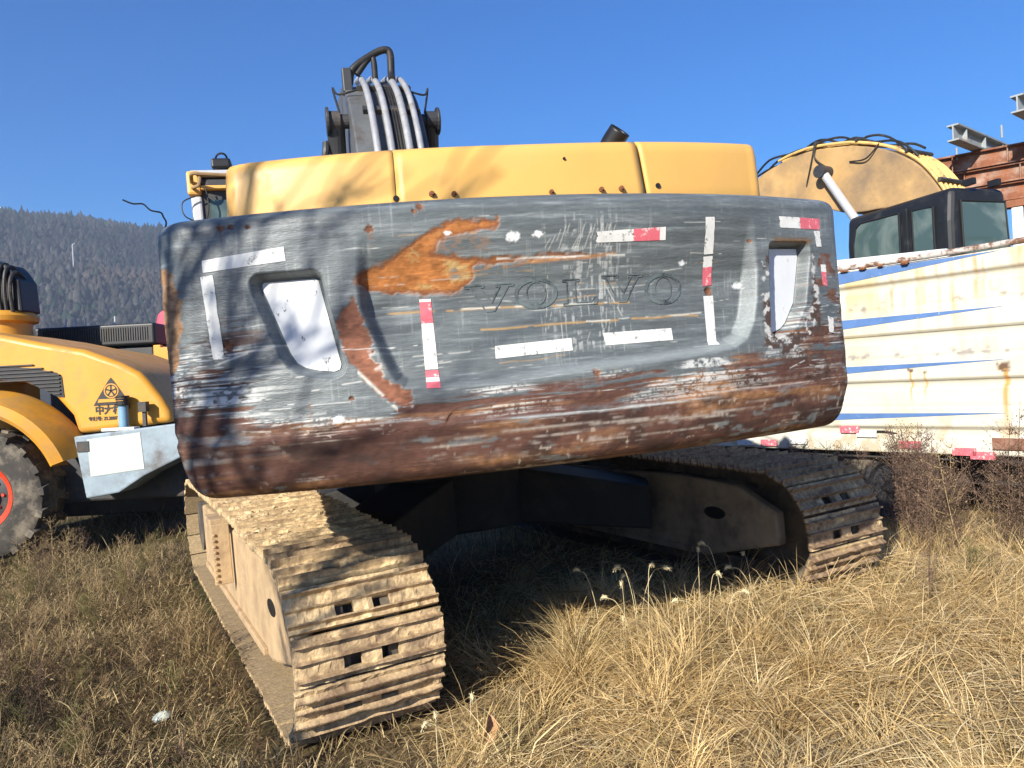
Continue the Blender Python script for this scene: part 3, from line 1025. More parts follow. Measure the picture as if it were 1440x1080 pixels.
# the worn raised lettering V O L V O: outlines of slab letters
def strip_loop(poly, wd, name):
    P = np.array(poly, float)
    n = len(P)
    ring_o, ring_i = [], []
    for i in range(n):
        a, b_, c = P[i - 1], P[i], P[(i + 1) % n]
        d1 = (b_ - a) / (np.linalg.norm(b_ - a) + 1e-9)
        d2 = (c - b_) / (np.linalg.norm(c - b_) + 1e-9)
        nn = np.array([-(d1 + d2)[1], (d1 + d2)[0]])
        nn = nn / (np.linalg.norm(nn) + 1e-9)
        ring_o.append(b_ + nn * wd / 2)
        ring_i.append(b_ - nn * wd / 2)
    A = np.array(ring_o + ring_i)
    V = on_face(A[:, 0], A[:, 1], 0.003)
    F_ = [(i, (i + 1) % n, n + (i + 1) % n, n + i) for i in range(n)]
    return V, F_


def dens(poly, k=5):
    o = []
    n = len(poly)
    for i in range(n):
        a = np.array(poly[i], float)
        b_ = np.array(poly[(i + 1) % n], float)
        for j in range(k):
            o.append(a + (b_ - a) * j / k)
    return o


def letter(kind, cx_, cz_, w_, h_):
    loops = []
    if kind == 'V':
        loops.append((dens([(-.5, .5), (-.12, .5), (-.12, .42), (-.2, .42), (.03, -.18), (.22, .42), (.14, .42), (.14, .5), (.5, .5), (.5, .42), (.4, .42), (.08, -.5), (-.1, -.5), (-.4, .42), (-.5, .42)]), 0.006))
    elif kind == 'L':
        loops.append((dens([(-.5, .5), (-.02, .5), (-.02, .42), (-.14, .42), (-.14, -.4), (.3, -.4), (.4, -.2), (.48, -.2), (.46, -.5), (-.5, -.5), (-.5, -.42), (-.38, -.42), (-.38, .42), (-.5, .42)]), 0.004))
    else:
        loops.append(([(.46 * math.cos(t), .46 * math.sin(t)) for t in np.linspace(0, 2 * math.pi, 44)[:-1]], 0.014))
        loops.append(([(.22 * math.cos(t), .38 * math.sin(t)) for t in np.linspace(0, 2 * math.pi, 40)[:-1]], 0.005))
    mb = MB()
    for lp, wd in loops:
        lp = [(cx_ + p[0] * w_, cz_ + p[1] * h_) for p in lp]
        V, F_ = strip_loop(lp, wd, 'x')
        mb.add(V, F_)
    o = mb.build('letter', M_letter, CWT)
    return o


letter('V', -0.285, 1.935, 0.19, 0.10)
letter('O', -0.10, 1.940, 0.175, 0.115)
letter('L', 0.085, 1.935, 0.15, 0.10)
letter('V', 0.268, 1.940, 0.18, 0.105)
letter('O', 0.458, 1.930, 0.175, 0.125)


# --- yellow hood: three curved panels above the counterweight
def hood_panel(x0a, x0b, x1a, x1b, endl, endr, seam_l=0.0015, seam_r=0.0015):
    """x at bottom (a) and top (b) on both sides; rounded outer ends"""
    ins0 = 0.30
    n = 30
    rows = []
    zb, = (2.22,)
    prof_ = [(2.22, 0.0), (2.40, 0.0), (2.55, 0.002), (2.588, 0.008), (2.603, 0.018), (2.611, 0.034), (2.614, 0.06), (2.616, 0.30), (2.62, 1.2)]
    V = []
    # plan of this panel with rounded ends
    for (z, i_) in prof_:
        f = (z - 2.22) / 0.40
        a = x0a + (x0b - x0a) * min(f, 1)
        b_ = x1a + (x1b - x1a) * min(f, 1)
        z_add = lambda x: -0.008 + 0.058 * max(0.0, (x + 0.1) / 1.3) ** 1.5
        pts = []
        if endl:
            rr = 0.07
            pts += [(a, 1.3), (a, 0.85)]
            for t in np.linspace(0, math.pi / 2, 7):
                x = a + rr - rr * math.cos(t)
                pts.append((x, float(arc_y(a + rr, ins0)) + rr - rr * math.sin(t)))
            xs = np.linspace(a + rr, b_ - (0.07 if endr else 0), n)[1:]
        else:
            xs = np.linspace(a, b_ - (0.07 if endr else 0), n)
        for x in xs:
            pts.append((x, float(arc_y(x, ins0))))
        if endr:
            rr = 0.07
            for t in np.linspace(0, math.pi / 2, 7)[1:]:
                pts.append((b_ - rr + rr * math.sin(t), float(arc_y(b_ - rr, ins0)) + rr - rr * math.cos(t)))
            pts += [(b_, 0.85), (b_, 1.3)]
        row = []
        for (x, y) in pts:
            k = i_
            if endl and x < a + 0.08:
                x2 = x + min(k, 0.045) * 0.8
            elif endr and x > b_ - 0.08:
                x2 = x - min(k, 0.03) * 0.5
            else:
                x2 = x
            row.append((x2, y + k, z + z_add(x) + 0.003 * math.sin(x * 2.1 + 1)))
        rows.append(row)
    m = len(rows[0])
    V = [p for r_ in rows for p in r_]
    F_ = [(i * m + j, i * m + j + 1, (i + 1) * m + j + 1, (i + 1) * m + j) for i in range(len(rows) - 1) for j in range(m - 1)]
    o = mesh_obj('hood_panel', V, F_, M_yellow, EX, smooth=True)
    sd = o.modifiers.new('thick', 'SOLIDIFY')
    sd.thickness = 0.02
    sd.offset = -1
    return o


hood_panel(-1.245, -1.235, -0.571, -0.566, True, False)
hood_panel(-0.568, -0.563, 0.546, 0.503, False, False)
hood_panel(0.560, 0.517, 1.235, 1.225, False, True)
mb = MB()
for (x, z, r) in [(-0.425, 2.403, 0.012), (-0.335, 2.398, 0.011), (0.08, 2.392, 0.010), (0.311, 2.400, 0.011), (0.408, 2.404, 0.012)]:
    y = float(arc_y(x, 0.30))
    MB().cyl((x, y - 0.006, z), (0, 1, 0), r, 0.012, 16).cyl((x, y - 0.016, z), (0, 1, 0), r * 0.55, 0.012, 6).build('bolt', M_rustbit, EX)
for (x, z) in [(-0.569, 2.394), (0.597, 2.42), (0.152, 2.534)]:
    y = float(arc_y(x, 0.30))
    MB().cyl((x, y - 0.002, z), (0, 1, 0), 0.012 if z < 2.5 else 0.006, 0.006, 14).build('bolt_hole', M_black, EX)

# --- house under and in front of the hood
MB().box(-1.22, 1.22, 0.55, 3.1, 1.5, 2.2).build('engine_bay', M_dark, EX)
MB().box(-1.40, 1.40, 0.80, 4.3, 1.22, 1.48).build('upper_frame', M_shadeblack, EX, bevel=0.03)
MB().box(-1.46, -0.45, 0.87, 1.95, 1.5, 2.45).build('side_door', M_yellow, EX, bevel=0.05)
MB().box(0.5, 1.46, 0.87, 3.0, 1.5, 2.40).build('side_door', M_yellow, EX, bevel=0.05)
MB().cyl((0, 3.45, 1.09), (0, 0, 1), 0.72, 0.27, 40).build('slew_ring', M_shadeblack, EX)

# exhaust stack, cut at a slant
mb = MB()
pts = bez([(0.76, 1.3, 2.45), (0.765, 1.3, 2.80), (0.788, 1.28, 2.895), (0.836, 1.22, 2.975)], 8)
mb.tube(pts, 0.062, 20, cap=False)
pts2 = [Vector(p) for p in pts]
o = mb.build('exhaust_pipe', M_black, EX, smooth=True)
sd = o.modifiers.new('thick', 'SOLIDIFY')
sd.thickness = 0.005

# --- cab on the left, mostly behind the hood
CAB = MB().prism([(2.0, 1.5), (3.75, 1.5), (3.75, 2.5), (3.45, 2.99), (2.0, 2.99)], -1.56, -0.52, 'x').build('cab', M_dark, EX, bevel=0.05, seg=3)
MB().box(-1.575, -1.50, 1.965, 2.12, 2.87, 3.012).build('cab_corner_panel', M_yellow, CAB, bevel=0.015)
MB().box(-1.50, -0.55, 1.97, 2.06, 2.90, 2.925).build('roof_trim', M_yellow, CAB, bevel=0.006)
MB().box(-1.555, -0.50, 1.98, 3.4, 2.985, 3.02).build('cab_roof', M_alu, CAB, bevel=0.012)
MB().box(-1.56, -1.50, 1.98, 2.06, 1.6, 2.865).build('pillar', M_alu, CAB, bevel=0.012)
MB().box(-1.46, -0.6, 1.985, 2.03, 2.2, 2.84).build('rear_window', M_glass, CAB)
mb = MB().tube(bez([(-1.545, 1.96, 2.94), (-1.53, 1.88, 2.965), (-1.48, 1.87, 2.962), (-1.30, 1.90, 2.955), (-1.2, 1.96, 2.95)], 8), 0.011, 8)
mb.tube(bez([(-1.54, 1.96, 2.905), (-1.53, 1.89, 2.89), (-1.50, 1.88, 2.90), (-1.49, 1.88, 2.94), (-1.50, 1.88, 2.962)], 6), 0.010, 8)
mb.build('handrail', M_boomtan, CAB, smooth=True)
MB().box(-1.435, -1.325, 2.0, 2.12, 3.035, 3.095).build('work_lamp', M_black, CAB, bevel=0.012)
MB().tube(bez([(-1.52, 1.95, 2.86), (-1.60, 1.94, 2.82), (-1.595, 1.93, 2.74), (-1.52, 1.94, 2.70), (-1.46, 1.95, 2.69)], 8), 0.004, 6).build('cable', M_rubber, CAB)
MB().tube(bez([(-1.47, 1.95, 2.90), (-1.46, 1.93, 2.80), (-1.475, 1.94, 2.72)], 8), 0.004, 6).build('cable', M_rubber, CAB)
MB().tube(bez([(-1.42, 2.05, 3.09), (-1.39, 2.0, 3.115), (-1.35, 2.0, 3.11), (-1.335, 2.06, 3.05)], 8), 0.006, 6).build('cable', M_rubber, CAB)
# loose bent wire sticking up beside the counterweight
MB().tube(bez([(-1.455, 0.45, 2.26), (-1.47, 0.44, 2.30), (-1.455, 0.43, 2.345), (-1.463, 0.43, 2.37), (-1.47, 0.42, 2.385), (-1.505, 0.42, 2.395), (-1.53, 0.42, 2.42), (-1.565, 0.42, 2.422), (-1.60, 0.42, 2.438)], 6), 0.0032, 6).build('loose_wire', M_rubber, EX)

# --- boom rising over the hood
BX = -0.20
outer = bez([(2.75, 2.3), (3.05, 3.1), (3.35, 3.75), (3.75, 4.2), (4.35, 4.5), (5.2, 4.62), (6.4, 4.25), (8.0, 3.2)] and
            [(0, 2.75, 2.3), (0, 3.05, 3.1), (0, 3.35, 3.75), (0, 3.75, 4.18), (0, 4.35, 4.47), (0, 5.2, 4.6), (0, 6.4, 4.25), (0, 8.0, 3.2)], 6)
on, inn = [], []
for i, p in enumerate(outer):
    t = (outer[min(i + 1, len(outer) - 1)] - outer[max(i - 1, 0)]).normalized()
    nrm = Vector((0, -t.z, t.y))
    th = 0.38 + 0.42 * math.exp(-((i - 24) / 13) ** 2)
    inn.append(p - nrm * th)
    on.append((p, nrm))
poly = [(p.y, p.z) for p in outer] + [(p.y, p.z) for p in reversed(inn)]
mb = MB()
k = len(outer)
hw = 0.29
for i in range(k):
    for (q, x) in ((outer[i], -hw), (outer[i], hw), (inn[i], hw), (inn[i], -hw)):
        mb.v.append((BX + x, q.y, q.z))
for i in range(k - 1):
    for j in range(4):
        mb.f.append((i * 4 + j, i * 4 + (j + 1) % 4, (i + 1) * 4 + (j + 1) % 4, (i + 1) * 4 + j))
mb.f += [(0, 1, 2, 3), ((k - 1) * 4 + 3, (k - 1) * 4 + 2, (k - 1) * 4 + 1, (k - 1) * 4)]
BOOM = mb.build('boom', M_boomgrey, EX, bevel=0.015)


def on_boom(x, a, b_, h):
    return [(BX + x(i / k) if callable(x) else BX + x, on[i][0].y + on[i][1].y * h, on[i][0].z + on[i][1].z * h) for i in range(a, b_)]


for x, r in ((-0.13, 0.028), (-0.02, 0.028), (0.12, 0.03), (0.21, 0.026)):
    MB().tube(on_boom(x, 2, 26, 0.065), r, 10).build('pipe', M_pipe, BOOM, smooth=True)
MB().box(BX - 0.29, BX - 0.16, 3.2, 3.22, 3.0, 3.01).build('bracket', M_dark, BOOM)
for i in (9, 14, 19):
    p, nrm = on[i]
    mb = MB()
    Mx = Matrix.Translation((BX + 0.04, p.y + nrm.y * 0.03, p.z + nrm.z * 0.03)) @ Matrix.Rotation(math.atan2(nrm.z, nrm.y) - math.pi / 2, 4, 'X')
    mb.box(-0.23, 0.23, -0.03, 0.03, -0.03, 0.012, Mx)
    mb.build('pipe_clamp', M_dark, BOOM)
# hose bundle between the pipes and the loop over the top
for x in (0.04, 0.065, 0.09):
    MB().tube(on_boom(x, 4, 24, 0.03), 0.013, 8).build('hose', M_rubber, BOOM, smooth=True)
p = on[20][0]
MB().tube(bez([(BX - 0.24, p.y + .05, p.z + 0.05), (BX - 0.20, p.y, p.z + 0.17), (BX - 0.02, p.y, p.z + 0.30), (BX + 0.09, p.y, p.z + 0.345), (BX + 0.135, p.y, p.z + 0.31), (BX + 0.13, p.y, p.z + 0.13), (BX + 0.12, p.y - .1, p.z + 0.04)], 8), 0.032, 10).build('hose', M_rubber, BOOM, smooth=True)
MB().tube(bez([(BX - 0.17, p.y, p.z + 0.12), (BX - 0.05, p.y, p.z + 0.27), (BX - 0.015, p.y, p.z + 0.25), (BX - 0.02, p.y - .05, p.z + 0.06)], 8), 0.026, 10).build('hose', M_rubber, BOOM, smooth=True)
MB().box(BX - 0.30, BX - 0.22, p.y - 0.06, p.y + 0.06, p.z - 0.05, p.z + 0.16).build('hose_bracket', M_dark, BOOM, bevel=0.01)
for s in (-1, 1):
    MB().cyl((BX + s * 0.41, 3.72, 3.93), (1, 0, 0), 0.085, 0.10, 18).cyl((BX + s * 0.33, 3.72, 3.93), (1, 0, 0), 0.06, 0.14, 16).cyl((BX + s * 0.465, 3.72, 3.93), (1, 0, 0), 0.115, 0.025, 20).build('cylinder_pin', M_dark, EX, bevel=0.005)
    MB().tube([(BX + s * 0.40, 3.72, 3.93), (BX + s * 0.40, 3.85, 3.70)], 0.075, 16).build('rod_eye', M_dark, EX)
    MB().tube([(BX + s * 0.40, 3.82, 3.75), (BX + s * 0.40, 4.4, 2.6)], 0.052, 18).build('cylinder_rod', M_chrome, EX, smooth=True)
    MB().tube([(BX + s * 0.40, 4.3, 2.8), (BX + s * 0.40, 4.75, 1.7)], 0.095, 18).build('cylinder_barrel', M_boomgrey, EX, smooth=True)
    pp = on[17][0]
    MB().tube(bez([(BX + s * 0.36, 3.72, 4.0), (BX + s * 0.40, 3.7, 4.2), (BX + s * 0.36, pp.y, pp.z + 0.02), (BX + s * 0.2, pp.y, pp.z + 0.06)], 8), 0.009, 6).build('hose', M_rubber, BOOM)
MB().tube(bez([(BX - 0.52, 3.8, 3.62), (BX - 0.50, 3.78, 3.70), (BX - 0.49, 3.8, 3.78)], 6), 0.03, 8).tube([(BX - 0.55, 3.8, 3.55), (BX - 0.45, 3.8, 3.55)], 0.03, 8).build('grease_block', M_dark, EX)


ARM_UNSEEN = MB().prism([(7.6, 3.55), (8.2, 3.3), (8.0, 2.4), (7.3, 0.9), (7.0, 0.95), (7.4, 2.6)], BX - 0.25, BX + 0.25, 'x').build('unseen_arm', M_boomgrey, EX, bevel=0.02)  # arm and bucket: out of view, added to block skylight under the machine
MB().prism([(7.5, 0.95), (6.9, 0.95), (6.35, 0.7), (6.05, 0.1), (6.3, -0.1), (7.1, -0.1), (7.6, 0.3)], BX - 0.85, BX + 0.85, 'x').build('unseen_bucket', M_shadeblack, EX, bevel=0.03)

# --- crawler tracks
def to_local(P):
    d = Vector((P[0] - CX, P[1] - CY, 0))
    c, s = math.cos(-YAW), math.sin(-YAW)
    return Vector((c * d.x - s * d.y, s * d.x + c * d.y, 0))


TY = R(28)
TL_, IDR, ZI = 2.17, 0.405, 0.455


def track_path():
    pts = []
    # clockwise seen from +x: along the top away from us, round the sprocket, back along the ground, round the idler
    r0, z0 = IDR, ZI
    r1, z1 = 0.43, 0.49
    top0 = (-TL_, z0 + r0)
    top1 = (TL_, z1 + r1)
    for t in np.linspace(0, 1, 80)[:-1]:
        pts.append((top0[0] + (top1[0] - top0[0]) * t, top0[1] + (top1[1] - top0[1]) * t + 0.03 * math.sin(math.pi * t)))
    for a in np.linspace(math.pi / 2, -math.pi / 2, 40)[:-1]:
        pts.append((TL_ + r1 * math.cos(a), z1 + r1 * math.sin(a)))
    for t in np.linspace(0, 1, 80)[:-1]:
        pts.append((TL_ - 2 * TL_ * t, (z1 - r1) + ((z0 - r0) - (z1 - r1)) * t))
    for a in np.linspace(-math.pi / 2, -1.5 * math.pi, 40)[:-1]:
        pts.append((-TL_ + r0 * math.cos(a), z0 + r0 * math.sin(a)))
    return np.array(pts)


TP = track_path()
seg = np.hypot(*(np.roll(TP, -1, 0) - TP).T)
cum = np.concatenate([[0], np.cumsum(seg)])
LT = cum[-1]
NSH = 52
PITCH = LT / NSH


def path_at(s):
    s = s % LT
    i = min(int(np.searchsorted(cum, s, side='right') - 1), len(TP) - 1)
    t = (s - cum[i]) / seg[i]
    a, b_ = TP[i], TP[(i + 1) % len(TP)]
    return a + (b_ - a) * t


def shoe_mesh(seed, mud):
    """triple-grouser plate with two clean-out windows and dried mud between the ridges"""
    hwid = 0.345
    xs = np.concatenate([np.linspace(-hwid, -0.13, 22), [-0.128, -0.10, -0.06, -0.045], np.linspace(-0.02, 0.02, 3), [0.045, 0.06, 0.10, 0.128], np.linspace(0.13, hwid, 22)])
    xs = np.unique(np.round(xs, 4))
    L2 = PITCH / 2 - 0.007
    ys = np.array([-L2, -0.095, -0.082, -0.077, -0.069, -0.064, -0.055, -0.032, -0.009, -0.004, 0.004, 0.009, 0.025, 0.045, 0.062, 0.067, 0.075, 0.080, 0.094, L2])
    hs_ = np.interp(ys, [-L2, -0.082, -0.077, -0.069, -0.064, -0.009, -0.004, 0.004, 0.009, 0.062, 0.067, 0.075, 0.080, L2],
                    [0.002, 0.005, 0.040, 0.040, 0.005, 0.005, 0.033, 0.033, 0.005, 0.005, 0.040, 0.040, 0.005, 0.0])
    X, Y = np.meshgrid(xs, ys, indexing='ij')
    H = np.ones_like(X) * hs_[None]
    n1 = fbm(X * 9 + seed * 3.1, Y * 12 + seed, seed, 4)
    n2_ = fbm(X * 40 + seed, Y * 40, seed + 3, 2)
    mudh = 0.006 + mud * mud * sst(0.35, 0.75, n1) * 0.030 + 0.009 * (n2_ - 0.5) * (0.4 + mud) + 0.010 * mud * sst(0.58, 0.72, fbm(X * 22, Y * 22 + seed, seed + 21, 3))
    Hm = np.maximum(H, np.where(mud > 0, mudh, 0))
    isr = H > 0.02
    Hm = Hm + np.where(isr, -0.010 * sst(0.4, 0.8, n1), 0.0)
    X2 = X + np.where(np.abs(X) > hwid - 1e-4, np.sign(X) * (n2_ - 0.5) * 0.016, 0)
    top = np.stack([X2, Y, Hm], -1)
    nu, nv = X.shape
    cxm = (xs[:-1] + xs[1:]) / 2
    cym = (ys[:-1] + ys[1:]) / 2
    hole = ((np.abs(cxm) > 0.045) & (np.abs(cxm) < 0.128))[:, None] & ((cym > -0.060) & (cym < -0.009))[None]
    if mud > 0.75:
        hole = hole & (cxm > 0)[:, None] & False
    q = grid_faces(nu, nv, ~hole)
    bot = np.stack([X2, Y, np.full_like(X, -0.014)], -1)
    Vv = np.vstack([top.reshape(-1, 3), bot.reshape(-1, 3)])
    n = nu * nv
    faces = [tuple(int(v) for v in f) for f in q] + [tuple(int(v) + n for v in f[::-1]) for f in q]
    from collections import Counter
    ec = {}
    for f in q:
        for k_ in range(4):
            e = (int(f[k_]), int(f[(k_ + 1) % 4]))
            ec[e] = 1
    for (a, b_) in list(ec):
        if (b_, a) not in ec:
            faces.append((b_, a, a + n, b_ + n))
    me = bpy.data.meshes.new('track_shoe')
    me.from_pydata([tuple(v) for v in Vv.tolist()], [], faces)
    me.update()
    rel = sst(0.0, 0.006, Hm - H)
    steel = np.array([0.12, 0.078, 0.056])
    mudc = np.array([0.66, 0.485, 0.265])
    k_ = (0.25 + 0.75 * np.clip(mud * 1.25, 0, 1)) * sst(0.22, 0.5, n1 * 0.6 + n2_ * 0.4 + 0.2 * mud - 0.02)
    k_ = np.clip(np.maximum(k_, rel * 0.95), 0, 1)
    k_ = k_ * np.where(isr, 0.45 + 0.3 * n2_, 1.0)
    n4 = fbm(X * 5 + seed * 1.7, Y * 8 + seed, seed + 9, 4)
    n5 = fbm(X * 75 + seed, Y * 75, seed + 11, 2)
    md = mudc * (0.50 + 0.55 * n2_ + 0.35 * n5)[..., None]
    dk = sst(0.50, 0.70, n4)[..., None] * 0.55
    md = md * (1 - dk) + np.array([0.34, 0.235, 0.135]) * (0.6 + 0.7 * n5)[..., None] * dk
    k_ = k_ * (1 - 0.75 * sst(0.58, 0.72, fbm(X * 7, Y * 16 + seed * 2.3, seed + 15, 4)) * (1.15 - mud))
    st2 = steel[None, None] * (0.6 + 0.9 * n5)[..., None]
    st2 = st2 + isr[..., None] * np.array([0.07, 0.03, 0.012]) * n4[..., None]
    c = st2 * (1 - k_[..., None]) + md * k_[..., None]
    T = np.vstack([c.reshape(-1, 3), np.tile(np.array([0.06, 0.05, 0.04]) if mud < 0.4 else np.array([0.34, 0.25, 0.14]), (n, 1))])
    T = np.hstack([T, np.ones((len(T), 1))])
    at = me.color_attributes.new('tint', 'FLOAT_COLOR', 'POINT')
    at.data.foreach_set('color', T.astype(np.float32).ravel())
    me.materials.append(M_shoe)
    return me


MUD_HEAVY = [shoe_mesh(300 + i, 1.0) for i in range(6)]
MUD_MED = [shoe_mesh(320 + i, 0.55) for i in range(6)]
MUD_LIGHT = [shoe_mesh(340 + i, 0.22) for i in range(5)]


def crawler(P, outer_sign, label):
    root = empty('crawler_track', parent=EX)
    l = to_local(P)
    root.matrix_local = Matrix.Translation(l) @ Matrix.Rotation(TY - YAW, 4, 'Z')
    root['label'] = label
    for i in range(NSH):
        s = i * PITCH + 0.05
        p = path_at(s)
        q = path_at(s + 0.04) - path_at(s - 0.04)
        a = math.atan2(q[1], q[0])
        if outer_sign < 0:
            # mud lies thick on the top run, thinner round the front
            top_run = p[1] > 0.78 and p[0] > -2.0
            pool = MUD_HEAVY if top_run else MUD_MED
        else:
            pool = MUD_LIGHT
        o = bpy.data.objects.new('track_shoe', pool[(i * 7) % len(pool)])
        link(o, root)
        jx = random.uniform(-0.006, 0.006)
        o.matrix_local = Matrix.Translation((jx, p[0], p[1])) @ Matrix.Rotation(a + random.uniform(-0.02, 0.02), 4, 'X') @ (
            Matrix.Rotation(math.pi, 4, 'Z') if False else Matrix.Identity(4))
    # chain links inside the plates
    mb = MB()
    for i in range(NSH):
        s = i * PITCH
        p = path_at(s)
        q = path_at(s + 0.04) - path_at(s - 0.04)
        a = math.atan2(q[1], q[0])
        Mx = Matrix.Translation((0, p[0], p[1])) @ Matrix.Rotation(a, 4, 'X')
        for x in (-0.11, 0.11):
            mb.box(x - 0.022, x + 0.022, -PITCH / 2 - 0.01, PITCH / 2 + 0.01, -0.125, -0.02, Mx)
    mb.build('track_chain', M_under, root)
    frame_mat = M_mudframe if outer_sign < 0 else M_dustframe
    # box frame, sloping shoulders
    mb = MB()
    sec = [(-0.22, 0.20), (0.22, 0.20), (0.22, 0.52), (0.16, 0.70), (-0.16, 0.70), (-0.22, 0.52)]
    vs_ = []
    for y, f in ((-1.78, 0.8), (-1.6, 1), (1.6, 1), (1.8, 0.85)):
        for (x, z) in sec:
            vs_.append((x, y, 0.45 + (z - 0.45) * f))
    fs = [tuple(range(6)), tuple(range(23, 17, -1))]
    for k_ in range(3):
        for j in range(6):
            fs.append((k_ * 6 + j, (k_ + 1) * 6 + j, (k_ + 1) * 6 + (j + 1) % 6, k_ * 6 + (j + 1) % 6))
    mb.add(vs_, fs)
    mb.build('track_frame', frame_mat, root, bevel=0.02)
    # idler guards on both sides, with the adjuster slot
    for s in (-1, 1):
        mb = MB()
        x0, x1 = sorted((s * 0.18, s * 0.26))
        mb.prism([(-2.25, 0.36), (-1.5, 0.18), (1.75, 0.18), (1.75, 0.74), (-1.3, 0.78), (-1.9, 0.74), (-2.25, 0.58)], x0, x1, 'x')
        g = mb.build('side_guard', frame_mat, root, bevel=0.02)
        x0, x1 = sorted((s * 0.257, s * 0.265))
        MB().prism([(-1.66 + 0.11 * math.cos(t), 0.52 + 0.045 * math.sin(t)) for t in np.linspace(0, 2 * math.pi, 16)[:-1]], x0, x1, 'x').build('adjuster_slot', M_black, g)
        x0, x1 = sorted((s * 0.258, s * 0.285))
        MB().box(x0, x1, -1.4, 1.6, 0.19, 0.235).build('guard_rib', frame_mat, g, bevel=0.006)
    MB().lathe([(0.0, -0.06), (0.10, -0.07), (0.12, -0.05), (0.29, -0.045), (0.31, -0.09), (0.345, -0.09), (0.345, 0.09), (0.31, 0.09), (0.29, 0.045), (0.12, 0.05), (0.10, 0.07), (0, 0.06)], (0, -TL_, ZI), (1, 0, 0), 40).build('idler', M_under, root, smooth=True)
    mb = MB()
    teeth = []
    for t in range(42):
        a = 2 * math.pi * t / 42
        rr = 0.37 if t % 2 else 0.31
        teeth.append((TL_ + rr * math.cos(a), 0.49 + rr * math.sin(a)))
    mb.prism(teeth, -0.04, 0.04, 'x').cyl((0, TL_, 0.49), (1, 0, 0), 0.24, 0.5, 30)
    mb.build('sprocket', M_under, root)
    for y in np.linspace(-1.5, 1.55, 8):
        MB().lathe([(0.0, -0.2), (0.08, -0.2), (0.10, -0.16), (0.12, -0.14), (0.09, -0.13), (0.09, 0.13), (0.12, 0.14), (0.10, 0.16), (0.08, 0.2), (0, 0.2)], (0, y, 0.225), (1, 0, 0), 18).build('bottom_roller', M_under, root, smooth=True)
    for y in (-0.75, 0.75):
        MB().cyl((0, y, 0.70), (1, 0, 0), 0.075, 0.4, 18).build('carrier_roller', M_under, root, smooth=True)
    return root


c24, s24 = math.cos(TY), math.sin(TY)
PL = (-0.86 - 2.32 * s24, 3.60 + 2.32 * c24)
GAUGE = 3.17
PR = (PL[0] + GAUGE * c24, PL[1] + GAUGE * s24)
crawler(PL, -1, 'left crawler track caked with dry sandy mud')
crawler(PR, 1, 'right crawler track with bare dark steel shoes in shade')
# the X-shaped centre frame between the tracks
UC = to_local(((PL[0] + PR[0]) / 2, (PL[1] + PR[1]) / 2))
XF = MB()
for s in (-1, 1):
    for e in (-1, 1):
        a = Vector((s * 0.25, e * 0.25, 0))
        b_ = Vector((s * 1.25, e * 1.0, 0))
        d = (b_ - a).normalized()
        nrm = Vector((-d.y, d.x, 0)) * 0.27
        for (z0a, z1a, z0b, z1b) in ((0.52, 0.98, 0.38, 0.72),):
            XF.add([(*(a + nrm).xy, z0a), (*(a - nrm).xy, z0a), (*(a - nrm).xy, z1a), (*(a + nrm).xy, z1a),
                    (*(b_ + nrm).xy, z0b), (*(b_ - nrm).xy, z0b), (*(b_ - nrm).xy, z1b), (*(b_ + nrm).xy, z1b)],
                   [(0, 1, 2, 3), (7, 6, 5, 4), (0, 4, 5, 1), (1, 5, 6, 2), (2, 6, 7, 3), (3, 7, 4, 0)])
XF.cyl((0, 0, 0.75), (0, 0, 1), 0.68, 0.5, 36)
xo = XF.build('centre_frame', M_shadeblack, EX, bevel=0.02)
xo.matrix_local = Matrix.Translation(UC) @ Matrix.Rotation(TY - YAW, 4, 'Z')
# step bracket outside the left track
st = MB()
st.box(-0.40, -0.28, -0.30, -0.27, 0.40, 0.82)
for i in range(9):
    st.box(-0.395, -0.375, -0.315, -0.302, 0.42 + i * 0.04, 0.44 + i * 0.04)
st.box(-0.40, -0.24, -0.26, 0.1, 0.80, 0.85)
so = st.build('step', M_mudframe, EX, bevel=0.015)
so.matrix_local = Matrix.Translation(to_local(PL)) @ Matrix.Rotation(TY - YAW, 4, 'Z')

# ------------------------------------------------------------------ orange-yellow road machine on the left
LM = empty('road_machine', Matrix.Translation((-5.2, 9.0, -0.24)))
tag(LM, 'orange-yellow wheeled road machine with black triangular emblem on its sloping hood', 'machine')
OX, OZ = -5.2, -0.24


def lp(P):
    return [(x - OX, z - OZ) for x, z in P]


BODY = MB().prism(lp([(-8.2, 2.70), (-6.58, 2.61), (-6.07, 2.51), (-5.64, 2.40), (-5.09, 2.28), (-4.68, 2.11), (-4.45, 1.98), (-4.36, 1.88), (-4.20, 1.66), (-4.11, 1.50), (-4.08, 1.36),
                      (-5.21, 1.27), (-5.27, 1.50), (-5.50, 1.78), (-5.85, 1.93), (-6.27, 1.98), (-8.2, 1.98)]), 0.0, 1.9, 'y').build('hood', M_yellow2, LM, smooth=True, bevel=0.07, seg=4)
# wheel arch flare
mb = MB()
rows = []
for a in np.linspace(R(22), R(150), 24):
    for (rr, y) in ((1.02, -0.02), (1.05, -0.42), (1.10, -0.46), (1.20, -0.40), (1.31, -0.05), (1.31, 0.06)):
        mb.v.append((-6.27 - OX + rr * math.cos(a), y, 0.54 - OZ + rr * math.sin(a)))
for i in range(23):
    for j in range(5):
        mb.f.append((i * 6 + j, i * 6 + j + 1, (i + 1) * 6 + j + 1, (i + 1) * 6 + j))
o = mb.build('fender', M_yellow2, LM, smooth=True)
